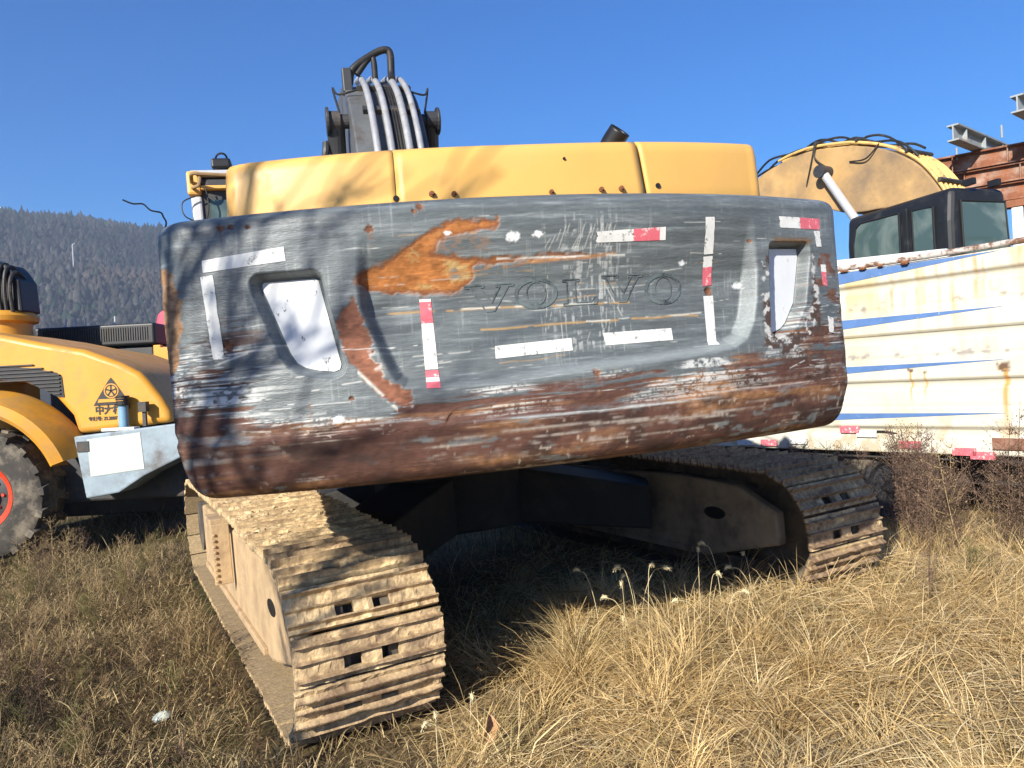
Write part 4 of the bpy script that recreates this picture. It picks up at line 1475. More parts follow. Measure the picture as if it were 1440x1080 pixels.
# vent with louvres
vp = lp([(-6.9, 2.26), (-6.09, 2.13), (-5.72, 2.09), (-5.42, 2.02), (-5.36, 1.97), (-5.34, 1.72), (-5.42, 1.73), (-5.78, 1.93), (-6.11, 1.97), (-6.9, 1.97)])
VENT = MB().prism(vp, -0.008, 0.02, 'y').build('vent', M_black, LM)
mb = MB()
for i in range(9):
    z = 1.76 + i * 0.045 - OZ
    xr = -5.36 - OX - (0.02 if i < 6 else (i - 5) * 0.11)
    xl = -5.46 - OX - max(0, min(i, 5)) * 0.085 if i < 4 else -6.8 - OX
    mb.box(xl, xr, -0.026, -0.008, z, z + 0.014)
mb.build('louvre', M_dark, VENT)
# emblem: triangle, steering-wheel ring with five spokes, band
EMX, EMZ = -4.78 - OX, 1.72 - OZ


def flat(name, polys, mat, parent, y):
    mb = MB()
    for P in polys:
        mb.add([(x, y, z) for x, z in P], [tuple(range(len(P)))])
    return mb.build(name, mat, parent)


def ring(cx_, cz_, r0, r1, n=28):
    out = []
    for i in range(n):
        a, b_ = 2 * math.pi * i / n, 2 * math.pi * (i + 1) / n
        out.append([(cx_ + r0 * math.cos(a), cz_ + r0 * math.sin(a)), (cx_ + r1 * math.cos(a), cz_ + r1 * math.sin(a)),
                    (cx_ + r1 * math.cos(b_), cz_ + r1 * math.sin(b_)), (cx_ + r0 * math.cos(b_), cz_ + r0 * math.sin(b_))])
    return out


flat('emblem_triangle', [[(EMX - 0.22, EMZ - 0.12), (EMX + 0.22, EMZ - 0.12), (EMX + 0.04, EMZ + 0.16), (EMX, EMZ + 0.21), (EMX - 0.04, EMZ + 0.16)]], M_decal, LM, -0.006)
flat('emblem_disc', [[(EMX + 0.088 * math.cos(t), EMZ + 0.05 + 0.088 * math.sin(t)) for t in np.linspace(0, 2 * math.pi, 30)[:-1]]], M_yellow2, LM, -0.009)
sp = ring(EMX, EMZ + 0.05, 0.062, 0.074)
for i in range(5):
    a = math.pi / 2 + i * 2 * math.pi / 5
    c_, s_ = math.cos(a), math.sin(a)
    sp.append([(EMX - s_ * 0.008, EMZ + 0.05 + c_ * 0.008), (EMX + c_ * 0.065 - s_ * 0.011, EMZ + 0.05 + s_ * 0.065 + c_ * 0.011),
               (EMX + c_ * 0.065 + s_ * 0.011, EMZ + 0.05 + s_ * 0.065 - c_ * 0.011), (EMX + s_ * 0.008, EMZ + 0.05 - c_ * 0.008)])
flat('emblem_wheel', sp, M_decal, LM, -0.012)
flat('emblem_band', [[(EMX - 0.165, EMZ - 0.085), (EMX + 0.165, EMZ - 0.085), (EMX + 0.15, EMZ - 0.045), (EMX - 0.15, EMZ - 0.045)]], M_yellow2, LM, -0.015)


def text_mesh(name, body, size, mat, parent, loc, rot, sx=1.0):
    cu = bpy.data.curves.new(name + '_curve', 'FONT')
    cu.body = body
    cu.size = size
    cu.offset = 0.004 * size / 0.1
    to = bpy.data.objects.new(name + '_tmp', cu)
    COL.objects.link(to)
    bpy.context.view_layer.update()
    me = bpy.data.meshes.new_from_object(to)
    bpy.data.objects.remove(to)
    me.materials.clear()
    me.materials.append(mat)
    o = link(bpy.data.objects.new(name, me), parent)
    o.matrix_local = Matrix.Translation(loc) @ rot @ Matrix.Diagonal((sx, 1, 1, 1))
    return o


RX90 = Matrix.Rotation(math.pi / 2, 4, 'X')
text_mesh('lettering', '中大机械', 0.115, M_decal, LM, (-4.985 - OX, -0.006, 1.505 - OZ), RX90, 0.92)
text_mesh('lettering', '专利号: ZL2007', 0.055, M_decal, LM, (-5.07 - OX, -0.006, 1.425 - OZ), RX90, 0.95)
# tank panel below the hood
TANK = MB().prism(lp([(-5.06, 1.26), (-3.75, 1.36), (-3.7, 1.02), (-4.27, 0.77), (-4.57, 0.59), (-4.95, 0.54)]), -0.35, 0.5, 'y').build('tank', M_paleblue, LM, bevel=0.02)
MB().prism(lp([(-4.9, 1.22), (-4.29, 1.27), (-4.26, 0.85), (-4.88, 0.79)]), -0.356, -0.351, 'y').build('pale_sticker', M_palegreen, TANK)
MB().box(-5.02 - OX, -4.88 - OX, -0.365, -0.352, 1.08 - OZ, 1.20 - OZ, Matrix.Rotation(0, 4, 'X')).build('latch', M_dark, TANK)
MB().cyl((-4.60 - OX, -0.10, 1.44 - OZ), (0, 0, 1), 0.055, 0.30, 20).cyl((-4.60 - OX, -0.10, 1.30 - OZ), (0, 0, 1), 0.09, 0.03, 20).build('filler_pipe', M_bluecap, TANK, smooth=True)
mb = MB()
for i in range(4):
    mb.cyl((-4.60 - OX, -0.10, 1.60 + i * 0.03 - OZ), (0, 0, 1), 0.078 - 0.004 * (i % 2), 0.024, 20)
mb.build('filler_cap', M_black, TANK)
MB().box(-4.74 - OX, -4.36 - OX, -0.345, -0.2, 1.30 - OZ, 1.335 - OZ).build('red_rail', M_tapew, TANK, bevel=0.005)
MB().box(-4.37 - OX, -4.33 - OX, -0.12, -0.08, 1.33 - OZ, 1.55 - OZ).box(-4.40 - OX, -4.31 - OX, -0.15, -0.06, 1.5 - OZ, 1.62 - OZ).build('side_lamp', M_dark, TANK)
# chassis and wheel
MB().box(-8.2 - OX, -4.0 - OX, 0.1, 1.8, 0.45 - OZ, 1.30 - OZ).build('chassis', M_dark, LM, bevel=0.03)


def wheel(parent, c, axis, r, wdt, rim_r, rim_mat, lugs=18):
    """tyre with tread lugs, dished rim and hub; the rim is a sub-part of the tyre"""
    mb = MB()
    mb.lathe([(rim_r, -wdt * 0.42), (rim_r * 1.12, -wdt * 0.5), (r * 0.86, -wdt * 0.5), (r * 0.95, -wdt * 0.42), (r * 0.965, -wdt * 0.2), (r * 0.965, wdt * 0.2),
              (r * 0.95, wdt * 0.42), (r * 0.86, wdt * 0.5), (rim_r * 1.12, wdt * 0.5), (rim_r, wdt * 0.42), (rim_r, -wdt * 0.42)], c, axis, 44)
    a = Vector(axis).normalized()
    u = a.orthogonal().normalized()
    w_ = a.cross(u)
    for i in range(lugs):
        t = 2 * math.pi * i / lugs
        for sgn in (-1, 1):
            t2 = t + (0.5 * 2 * math.pi / lugs if sgn > 0 else 0)
            d = u * math.cos(t2) + w_ * math.sin(t2)
            e = -u * math.sin(t2) + w_ * math.cos(t2)
            cc = Vector(c) + d * r * 0.955 + a * sgn * wdt * 0.26
            hw_, hh, hl = r * 0.055, r * 0.05, wdt * 0.24
            vs_ = []
            for x in (-1, 1):
                for y in (-1, 1):
                    for z in (-1, 1):
                        vs_.append(cc + e * (x * hw_ + y * sgn * 0.03) + a * y * hl + d * z * hh)
            mb.add(vs_, [(0, 1, 3, 2), (4, 6, 7, 5), (0, 4, 5, 1), (2, 3, 7, 6), (0, 2, 6, 4), (1, 5, 7, 3)])
    ty = mb.build('tyre', M_tyre, parent, smooth=True)
    mb = MB().lathe([(0, -wdt * 0.30), (rim_r * 0.30, -wdt * 0.32), (rim_r * 0.34, -wdt * 0.16), (rim_r * 0.72, -wdt * 0.12), (rim_r * 0.82, -wdt * 0.36), (rim_r * 0.94, -wdt * 0.40), (rim_r * 1.04, -wdt * 0.46), (rim_r * 1.05, -wdt * 0.38), (rim_r, 0), (rim_r * 0.9, wdt * 0.4), (0, wdt * 0.4)], c, axis, 40)
    for i in range(8):
        t = 2 * math.pi * i / 8
        mb.cyl(Vector(c) - a * wdt * 0.17 + (u * math.cos(t) + w_ * math.sin(t)) * rim_r * 0.5, axis, rim_r * 0.05, wdt * 0.1, 8)
    mb.build('rim', rim_mat, ty, smooth=True)
    MB().lathe([(0, -wdt * 0.335), (rim_r * 0.32, -wdt * 0.335), (rim_r * 0.36, -wdt * 0.20), (rim_r * 0.72, -wdt * 0.16), (rim_r * 0.76, -wdt * 0.10), (0, -wdt * 0.10)], c, axis, 30).build('hub', M_dark, ty, smooth=True)
    return ty


wheel(LM, (-6.17 - OX, -0.12, 0.62 - OZ), (0, 1, 0), 0.76, 0.55, 0.38, M_redrim)

# ------------------------------------------------------------------ machines behind it
PMc = empty('parked_machine', Matrix.Translation((-6.4, 11.5, -0.3)))
tag(PMc, 'dark machine with ribbed black cooler and yellow post behind the orange hood', 'machine')
ox, oz = -6.4, -0.3
COOL = MB().box(-7.44 - ox, -5.55 - ox, 0.3, 1.0, 2.52 - oz, 2.86 - oz).build('cooler', M_black, PMc, bevel=0.035, seg=3)
mb = MB()
for i in range(44):
    x = -7.30 - ox + i * 0.038
    mb.box(x, x + 0.012, 0.285, 0.305, 2.60 - oz, 2.80 - oz)
mb.build('cooler_fin', M_dark, COOL)
MB().box(-7.3 - ox, -5.62 - ox, 0.4, 1.4, 0.6 - oz, 2.50 - oz).build('machine_body', M_dark, PMc, bevel=0.03)
for i in range(10):
    MB().box(-6.0 - ox, -5.55 - ox, 0.33, 0.40, 1.56 + i * 0.085 - oz, 1.60 + i * 0.085 - oz, None).build('louvre', M_blackpaint, PMc)
for (x0, x1) in ((-5.56, -5.44), (-5.36, -5.12)):
    MB().box(x0 - ox, x1 - ox, 0.0 if x0 > -5.4 else 0.25, 0.35, 0.2 - oz, (2.50 if x0 < -5.4 else 2.44) - oz).build('corner_post', M_yellow2, PMc, bevel=0.015)
MB().box(-7.3 - ox, -5.2 - ox, 0.2, 1.5, 0.0 - oz - 0.1, 0.7 - oz).build('base_frame', M_dark, PMc, bevel=0.03)
for x in (-7.1, -6.95, -6.78, -6.31):
    MB().cyl((x - ox, 0.6, 2.93 - oz), (0, 0, 1), 0.014, 0.18, 8).build('rod', M_alu, PMc)

HM = empty('hose_mast', Matrix.Translation((-7.3, 11.0, -0.3)))
tag(HM, 'black mast of bundled hoses rising from a round yellow collar at the left edge', 'mast')
ox, oz = -7.3, -0.3
MB().lathe([(0.0, 0.0), (0.42, 0.0), (0.42, 2.55 - oz - 0.1), (0.38, 2.60 - oz), (0.38, 2.85 - oz), (0.46, 2.88 - oz), (0.47, 2.95 - oz), (0.42, 3.02 - oz), (0.0, 3.03 - oz)], (-0.08, 0, 0), (0, 0, 1), 36).build('collar', M_yellow2, HM, smooth=True)
MB().prism([(-0.42, 3.0 - oz), (0.36, 3.0 - oz), (0.33, 3.45 - oz), (0.22, 3.62 - oz), (0.15, 3.70 - oz), (-0.42, 3.72 - oz)], -0.22, 0.22, 'y').build('mast_column', M_black, HM, bevel=0.03)
for i, (x, h) in enumerate([(-0.38, 3.66), (-0.28, 3.70), (-0.17, 3.82), (-0.07, 3.72), (0.0, 3.74), (0.08, 3.70), (0.16, 3.66), (0.24, 3.58)]):
    MB().tube(bez([(x * 1.05, -0.26, 3.0 - oz), (x, -0.28, 3.3 - oz), (x + 0.01, -0.25, h - oz - 0.08), (x + 0.03, -0.15, h - oz), (x + 0.05, -0.02, h - oz - 0.08)], 6), 0.028, 8).build(
        'hose', M_pipe if i in (2, 3, 4) else M_rubber, HM, smooth=True)
RV = empty('red_vehicle', Matrix.Translation((-6.3, 14.0, -0.2)))
tag(RV, 'red vehicle cab peeking out beside the left edge of the counterweight', 'vehicle')
MB().prism([(-0.33, 0.3), (1.6, 0.3), (1.6, 3.55), (0.0, 3.6), (-0.22, 3.45), (-0.33, 3.0)], 0, 1.2, 'y').build('cab_body', M_redbright, RV, bevel=0.06)
MB().box(-0.1, 0.5, -0.02, 0.01, 2.75, 3.1).build('cab_window', M_glass, RV)

# ------------------------------------------------------------------ white truck body on the right
TRK = empty('truck', Matrix(((0.64, 0.768, 0, 4.4), (-0.768, 0.64, 0, 6.5), (0, 0, 1, -0.05), (0, 0, 0, 1))))
tag(TRK, 'white truck with rust-streaked dropside body and tapering blue stripes', 'truck')
zt0 = 0.05
nx_, nz_ = 300, 120
tx = np.linspace(-3.7, 1.8, nx_)
tz = np.linspace(0.74, 2.56, nz_)
X, Z = np.meshgrid(tx, tz, indexing='ij')
dep = np.zeros_like(X)
for zc in (2.36, 1.86, 1.40, 0.95):
    dep += 0.05 * (1 - sst(0.022, 0.042, np.abs(Z - zc)))
for zc in (2.14, 1.66, 1.19):
    dep += 0.006 * (1 - sst(0.004, 0.012, np.abs(Z - zc)))
dep += (fbm(X * 1.2, Z * 2.0, 130) - 0.5) * 0.03
cr = np.ones((nx_, nz_, 3)) * np.array([0.58, 0.55, 0.45])
cr *= (0.92 + 0.14 * fbm(X * 3, Z * 3, 131))[..., None]


def tp(m, c):
    global cr
    m = np.clip(m, 0, 1)[..., None]
    cr = cr * (1 - m) + np.array(c) * m


drip = fbm(X * 11 + 0.5 * vnoise(Z * 3, X * 2, 140), Z * 1.1, 132, 5)
lowf = sst(0.38, 0.65, fbm(X * 1.1, Z * 1.3, 141))
tp(sst(0.46, 0.75, drip) * sst(1.0, 2.5, Z) * 0.85 * (0.35 + 0.65 * lowf), (0.56, 0.40, 0.17))
tp(sst(0.55, 0.78, fbm(X * 22, Z * 1.3, 133, 5)) * sst(1.7, 2.55, Z) * (0.35 + 0.65 * lowf), (0.46, 0.24, 0.07))
for zc in (2.36, 1.86, 1.40, 0.95):  # grey rib shading painted into the groove colour
    tp((1 - sst(0.02, 0.045, np.abs(Z - zc))) * (0.45 + 0.4 * fbm(X * 6, Z * 20, 142)), (0.36, 0.35, 0.30))
tp(sst(0.50, 0.75, fbm(X * 3, Z * 1.2, 134)) * 0.7, (0.56, 0.49, 0.32))
tp(sst(0.60, 0.70, fbm(X * 14, Z * 22, 135, 4)) * np.exp(-((Z - 1.68) / 0.05) ** 2), (0.30, 0.28, 0.25))
tp(sst(0.60, 0.70, fbm(X * 14, Z * 22, 136, 4)) * np.exp(-((Z - 2.16) / 0.06) ** 2), (0.30, 0.27, 0.22))
tp(sst(0.58, 0.66, fbm(X * 10, Z * 10, 137, 4)) * (1 - sst(0.85, 1.25, Z)) * 0.7, (0.42, 0.32, 0.2))
for (t, z, r, ln) in ((0.13, 1.53, 0.05, 0.75), (0.92, 1.53, 0.022, 0.40), (0.79, 1.51, 0.018, 0.30)):
    d = np.hypot((X + t) / 1.4, Z - z) / r + (fbm(X * 30, Z * 30, 138) - 0.5) * 1.6
    tp(sst(r * 0.5, r * 0.25, np.abs(X + t + 0.01 * (vnoise(Z * 9, Z * 0, 4) - .5))) * (Z < z) * sst(z - ln, z - ln * 0.3, Z), (0.50, 0.27, 0.07))
    tp(sst(1.1, 0.6, d), (0.13, 0.075, 0.04))
V = np.stack([X, dep, Z + zt0], -1)
SIDE = link(bpy.data.objects.new('side_panel', quad_mesh('side_panel', V.reshape(-1, 3), grid_faces(nx_, nz_), M_truck, cr.reshape(-1, 3))), TRK)
SIDE.modifiers.new('thick', 'SOLIDIFY').thickness = 0.03


def stripe(x0, x1, z0a, z0b, z1):
    """tapers from x0 (between z0a and z0b) to a point at x1, z1"""
    n = 40
    V, F_ = [], []
    for i in range(n + 1):
        t = i / n
        x = x0 + (x1 - x0) * t
        for z in (z0a + (z1 - z0a) * t, z0b + (z1 + 0.002 - z0b) * t):
            d = float((fbm(np.array([x * 1.2]), np.array([z * 2.0]), 130)[0] - 0.5) * 0.03)
            V.append((x, d - 0.004, z + zt0))
    for i in range(n):
        F_.append((2 * i, 2 * i + 2, 2 * i + 3, 2 * i + 1))
    mesh_obj('blue_stripe', V, F_, M_blue, SIDE)


stripe(-3.4, -0.13, 2.30, 2.56, 2.545)
stripe(-3.4, -0.12, 1.88, 2.085, 2.055)
stripe(-3.4, -0.13, 1.44, 1.595, 1.59)
stripe(-3.4, -0.14, 0.98, 1.125, 1.118)
MB().tube(bez([(-3.72, -0.01, 2.60 + zt0), (-2.2, -0.015, 2.605 + zt0), (-1.0, -0.01, 2.59 + zt0), (0.2, -0.012, 2.60 + zt0), (1.8, -0.01, 2.60 + zt0)], 8), 0.028, 10).build('top_rail', pm('rust_flaked_rail', (0.50, 0.47, 0.42), 0.7, var=0.2, scale=8, bump=0.4, bscale=40, col2=(0.16, 0.08, 0.045), mixs=9, mixt=(0.46, 0.58)), TRK, smooth=True)
for i in range(7):
    x = -2.3 + i * 0.24 + random.uniform(-0.1, 0.1)
    ln = random.uniform(0.03, 0.07)
    r_ = random.uniform(0.012, 0.024)
    zc = 2.57 + zt0
    MB().tube([(x - ln, -0.03, zc + 0.01), (x - ln * .5, -0.035, zc - r_ * .4), (x + ln * .3, -0.035, zc - r_ * .6), (x + ln, -0.03, zc + 0.012)], [0.008, r_, r_ * 0.8, 0.007], 7).build('rust_flake', M_rustbit, TRK)
MB().prism([(-1.9, 2.3), (-1.9, 2.80), (-1.86, 2.82), (-0.75, 2.76), (-0.7, 2.3)], 0.55, 0.60, 'y').build('inner_wall', M_tapew, TRK)
MB().box(-3.7, 1.8, 0.1, 2.2, 0.72, 1.0).build('bed_floor', M_dark, TRK)
MB().box(-3.7, 1.8, 2.25, 2.30, 0.95, 2.45).build('far_side_panel', M_tapew, TRK)
MB().box(-3.74, -3.70, 0.0, 2.3, 0.80, 2.62).build('head_board', M_tapew, TRK)
MB().box(-3.9, 1.8, 0.55, 0.75, 0.45, 0.71).box(-3.9, 1.8, 1.55, 1.75, 0.45, 0.71).build('chassis_rail', M_dark, TRK)
for k_, (x, z) in enumerate([(-2.75, 0.80), (-2.45, 0.80), (-2.1, 0.83), (-1.53, 0.96), (-1.36, 0.92), (-0.95, 0.82), (-0.48, 0.77), (-0.33, 0.74), (0.1, 0.76), (0.45, 0.76)]):
    w_ = 0.10
    MB().box(x - w_, x + w_, -0.030, -0.022, z + zt0 - 0.035, z + zt0 + 0.035).build('reflective_tape', M_taper if k_ % 2 == 1 or k_ == 6 else M_tapew, SIDE)
MB().box(-0.25, 0.4, -0.028, -0.016, 0.80 + zt0, 0.90 + zt0).build('rust_plate', M_rustbeam, SIDE)
wheel(TRK, (-1.26, 0.32, 0.44), (0, 1, 0), 0.50, 0.30, 0.27, M_dark, 26)
mb = MB()
for a in np.linspace(R(15), R(165), 16):
    for (rr, y) in ((0.56, 0.02), (0.58, 0.02), (0.58, 0.55), (0.56, 0.55)):
        mb.v.append((-1.26 + rr * math.cos(a), y, 0.42 + rr * math.sin(a)))
for i in range(15):
    for j in range(4):
        mb.f.append((i * 4 + j, i * 4 + (j + 1) % 4, (i + 1) * 4 + (j + 1) % 4, (i + 1) * 4 + j))
mb.build('mudguard', M_black, TRK)

# ------------------------------------------------------------------ yellow excavator with black cab behind the truck
E2 = empty('excavator', Matrix(((0.954, -0.301, 0, 5.69), (0.301, 0.954, 0, 9.6), (0, 0, 1, 0), (0, 0, 0, 1))))
tag(E2, 'yellow excavator with glossy black cab and arched boom behind the white truck', 'excavator')
CB = MB().prism([(-0.01, 1.7), (0.99, 1.7), (0.99, 3.4), (0.95, 3.83), (0.03, 3.83), (-0.01, 3.4)], -0.01, 1.84, 'y').build('cab', M_blackpaint, E2, bevel=0.10, seg=4)


def pane(P, axis, a, name='window'):
    """a rounded pane with a raised rubber seal round it"""
    g = MB()
    n = len(P)
    if axis == 'x':
        g.prism(P, a - 0.012, a + 0.02, 'x')
    else:
        g.prism(P, a - 0.012, a + 0.02, 'y')
    o = g.build(name, M_glass, E2, bevel=0.02)
    pts = [((a - 0.012, p[0], p[1]) if axis == 'x' else (p[0], a - 0.012, p[1])) for p in P]
    MB().tube([*pts, pts[0], pts[1]], 0.016, 6, cap=False).build('window_seal', M_black, o)
    return o


pane([(1.66, 2.5), (1.66, 3.40), (1.60, 3.62), (1.50, 3.68), (0.80, 3.66), (0.80, 2.5)], 'x', -0.012)
pane([(0.58, 2.3), (0.58, 3.64), (0.24, 3.62), (0.24, 2.3)], 'x', -0.012)
pane([(0.17, 2.9), (0.15, 3.64), (0.90, 3.64), (0.95, 2.9)], 'y', -0.012)
MB().box(-0.03, 0.0, 0.66, 0.74, 1.9, 3.70).build('door_pillar', M_blackpaint, E2, bevel=0.01)
MB().box(-0.5, 2.4, -1.8, 2.9, 1.15, 1.75).build('house_frame', M_boomtan, E2, bevel=0.05)
MB().box(1.1, 2.4, -1.8, 2.2, 1.75, 2.6).build('engine_house', M_boomtan, E2, bevel=0.08)
for s in (-0.3, 1.75):
    MB().prism([(-2.0, 0.5), (-1.8, 0.1), (-1.4, -0.1), (2.4, -0.1), (2.8, 0.1), (3.0, 0.5), (2.8, 0.8), (2.4, 0.95), (-1.4, 0.95), (-1.8, 0.8)], s, s + 0.6, 'x').build('crawler', M_under, E2, bevel=0.05)
MB().cyl((1.0, 0.5, 1.0), (0, 0, 1), 0.6, 0.5, 24).build('slew_ring', M_under, E2)
MB().box(-0.05, 1.8, -0.5, 1.5, 0.3, 0.9).build('centre_frame', M_under, E2)
for x in (0.28, 0.7):
    MB().box(x, x + 0.06, -0.10, 0.05, 3.84, 3.92).build('work_lamp', M_black, E2)
MB().tube([(1.22, -0.2, 2.9), (1.24, -0.2, 3.86)], 0.03, 8).build('handrail', M_tapew, E2)
MB().tube(bez([(1.6, -0.7, 2.5), (1.62, -0.7, 3.1), (1.5, -0.75, 3.3), (1.1, -0.8, 3.32)], 6), 0.022, 8).build('mirror_arm', M_black, E2)

hv = Vector((-0.5, 0.87, 0)).normalized()
lv = Vector((hv.y, -hv.x, 0))
Wi = E2.matrix_world.inverted()


def bp(k_, z, lat=0.0):
    return Wi @ (Vector((6.3, 10.4, 0)) + hv * k_ + lv * lat + Vector((0, 0, z)))


outp = bez([(-0.40, 0, 2.6), (-0.2, 0, 3.25), (0.04, 0, 3.82), (0.22, 0, 4.15), (0.46, 0, 4.45), (0.87, 0, 4.74), (1.33, 0, 4.93), (1.69, 0, 5.02), (2.21, 0, 5.10), (2.78, 0, 5.06), (3.38, 0, 4.90), (4.8, 0, 4.3)], 3)
inp = bez([(0.25, 0, 2.4), (0.36, 0, 3.0), (0.50, 0, 3.5), (0.61, 0, 3.76), (0.80, 0, 3.85), (1.0, 0, 3.90), (1.30, 0, 3.92), (1.64, 0, 3.99), (2.14, 0, 4.22), (2.61, 0, 4.40), (3.35, 0, 4.36), (4.7, 0, 3.8)], 3)
mb = MB()
for (p, q) in zip(outp, inp):
    for (r_, lat) in ((p, -0.27), (p, 0.27), (q, 0.27), (q, -0.27)):
        mb.v.append(tuple(bp(r_.x, r_.z, lat)))
kk = len(outp)
for i in range(kk - 1):
    for j in range(4):
        mb.f.append((i * 4 + j, i * 4 + (j + 1) % 4, (i + 1) * 4 + (j + 1) % 4, (i + 1) * 4 + j))
mb.f += [(0, 1, 2, 3), ((kk - 1) * 4, (kk - 1) * 4 + 1, (kk - 1) * 4 + 2, (kk - 1) * 4 + 3)]
B2 = mb.build('boom', M_boomtan, E2, bevel=0.02)
M_pipey = pm('yellow_pipe_paint', (0.66, 0.42, 0.14), 0.5, var=0.2, scale=8, bump=0.05, col2=(0.16, 0.11, 0.07), mixs=5, mixt=(0.54, 0.7))


def out_n(i):
    t = (outp[min(i + 1, kk - 1)] - outp[max(i - 1, 0)]).normalized()
    return Vector((-t.z, 0, t.x))


for lat, r_ in ((-0.27, 0.024), (-0.16, 0.026), (-0.05, 0.026), (0.06, 0.024), (0.17, 0.026), (0.26, 0.022)):
    pts = []
    for i in range(1, 28):
        n_ = out_n(i)
        q = outp[i] + n_ * 0.05
        pts.append(bp(q.x, q.z, lat))
    MB().tube(pts, r_, 8).build('pipe', M_pipey, B2, smooth=True)
for lat, a0, h in ((-0.24, 12, 0.10), (-0.05, 14, 0.14), (0.1, 13, 0.12), (-0.15, 15, 0.08)):
    pts = []
    for i in range(a0, kk, 1):
        n_ = out_n(i)
        q = outp[i] + n_ * (h * (0.5 + 0.5 * math.sin(i * 0.9 + lat * 20)) + 0.05)
        pts.append(bp(q.x, q.z, lat + 0.03 * math.sin(i * 1.3)))
    MB().tube(bez(pts, 2), 0.018, 8).build('hose', M_rubber, B2, smooth=True)
for i in (8, 13, 18, 23):
    n_ = out_n(i)
    q0, q1 = outp[i] + n_ * 0.0, outp[i] + n_ * 0.09
    MB().tube([bp(q1.x, q1.z, -0.32), bp(q1.x, q1.z, 0.30)], 0.03, 6).build('pipe_clamp', M_dark, B2)
MB().tube([bp(1.85, 4.66, -0.50), bp(1.85, 4.66, 0.45)], 0.10, 18).build('boom_pin', M_dark, B2)
for s in (-1,):
    MB().tube([bp(1.85, 4.66, s * 0.40), bp(1.45, 4.01, s * 0.40), bp(0.9, 3.12, s * 0.40)], 0.065, 16).build('cylinder_rod', M_chrome, E2, smooth=True)
    MB().tube([bp(1.05, 3.35, s * 0.40), bp(0.6, 2.3, s * 0.40)], 0.11, 16).build('cylinder_barrel', M_boomtan, E2, smooth=True)
MB().tube(bez([bp(1.80, 4.70, -0.30), bp(2.05, 4.95, -0.31), bp(2.0, 5.2, -0.31)], 6), 0.012, 6).build('hose', M_rubber, B2)
MB().tube(bez([bp(1.45, 4.72, -0.29), bp(1.15, 4.68, -0.33), bp(0.95, 4.85, -0.29)], 6), 0.012, 6).build('hose', M_rubber, B2)
MB().tube(bez([bp(2.25, 4.55, -0.29), bp(2.12, 4.9, -0.31), bp(2.05, 5.2, -0.29)], 6), 0.010, 6).build('hose', M_rubber, B2)

# ------------------------------------------------------------------ rack of steel beams, far right
RK = empty('beam_rack', Matrix(((0.774, 0.633, 0, 8.5), (-0.633, 0.774, 0, 15.0), (0, 0, 1, 0), (0, 0, 0, 1))))
tag(RK, 'tall pale steel posts carrying rusty girders at the far right', 'steel frame')
for x in (1.43, 4.2):
    MB().box(x - 0.09, x + 0.09, -0.02, 0.16, -0.3, 4.42).build('post', M_tapew, RK, bevel=0.01)
MB().box(0.3, 6.0, -0.05, 0.2, 4.42, 4.55).build('cross_bar', M_rustbeam, RK)


def ibeam(name, L_, h, w_, mat, M):
    mb = MB()
    t = 0.03
    mb.box(0, L_, -w_ / 2, w_ / 2, 0, t).box(0, L_, -w_ / 2, w_ / 2, h - t, h).box(0, L_, -0.012, 0.012, t, h - t)
    for x in np.arange(0.4, L_, 0.9):
        mb.box(x, x + 0.02, -w_ / 2 + 0.01, w_ / 2 - 0.01, t + .001, h - t - .001)
    o = mb.build(name, mat, None)
    o.matrix_world = M
    return o


RM = RK.matrix_world
for i, (x, z, lab) in enumerate([(0.02, 5.40, 'topmost long rusty steel girder of the stack at far right'),
                                 (0.20, 5.06, 'middle rusty steel girder of the stack at far right'),
                                 (0.42, 4.72, 'lowest rusty steel girder of the stack, just above the black cab')]):
    o = ibeam('rusty_girder', 5.6, 0.33, 0.22, M_rustbeam, RM @ Matrix.Translation((x, 0.05 * i, z - 0.14)) @ Matrix.Rotation(0.012, 4, 'Y'))
    tag(o, lab, 'girder', 'rusty girders on the steel rack')
for (x, y0, lab) in ((0.62, -1.15, 'short grey steel beam lying crosswise on the rusty girders'), (1.62, -1.3, 'grey steel beam end at the upper right edge of the picture')):
    o = ibeam('grey_beam', 3.4, 0.30, 0.2, M_greybeam, RM @ Matrix.Translation((x, y0, 5.60 + 0.22 * (x > 1))) @ Matrix.Rotation(R(78), 4, 'Z'))
    tag(o, lab, 'steel beam', 'grey beams on top of the stack')
bl = MB().box(-0.12, 0.12, -0.12, 0.12, 0, 0.218).build('steel_block', M_rustbeam)
bl.matrix_world = RM @ Matrix.Translation((1.92, 0.0, 5.598))
tag(bl, 'rusty steel block propping the upper grey beam at the right edge', 'block')
for (x, z) in ((1.25, 6.0), (1.75, 5.95), (0.5, 5.75)):
    o = MB().cyl((0, 0, 0.12), (0, 0, 1), 0.02, 0.24, 8).build('steel_stub', M_greybeam)
    o.matrix_world = RM @ Matrix.Translation((x, 0.0, z - 0.25))
    tag(o, 'short steel rod %s' % {1.25: 'standing beside the short grey crosswise beam', 1.75: 'standing nearest the right picture edge on the girders', 0.5: 'standing at the left end of the rusty girders'}[x], 'rod', 'rods on the girders')

# ------------------------------------------------------------------ far poles on the hill
def far_pole(azd, r, h, lab):
    a = R(azd)
    z = float(hill_h(np.array([a]), np.array([r]))[0])
    o = MB().cyl((0, 0, h / 2), (0, 0, 1), 0.28, h, 8).tube([(0, 0, h), (1.6, -0.6, h + 0.5)], 0.2, 6).build('light_pole', M_alu)
    o.location = (r * math.sin(a), r * math.cos(a), z)
    tag(o, lab, 'pole', 'far poles on the hillside')


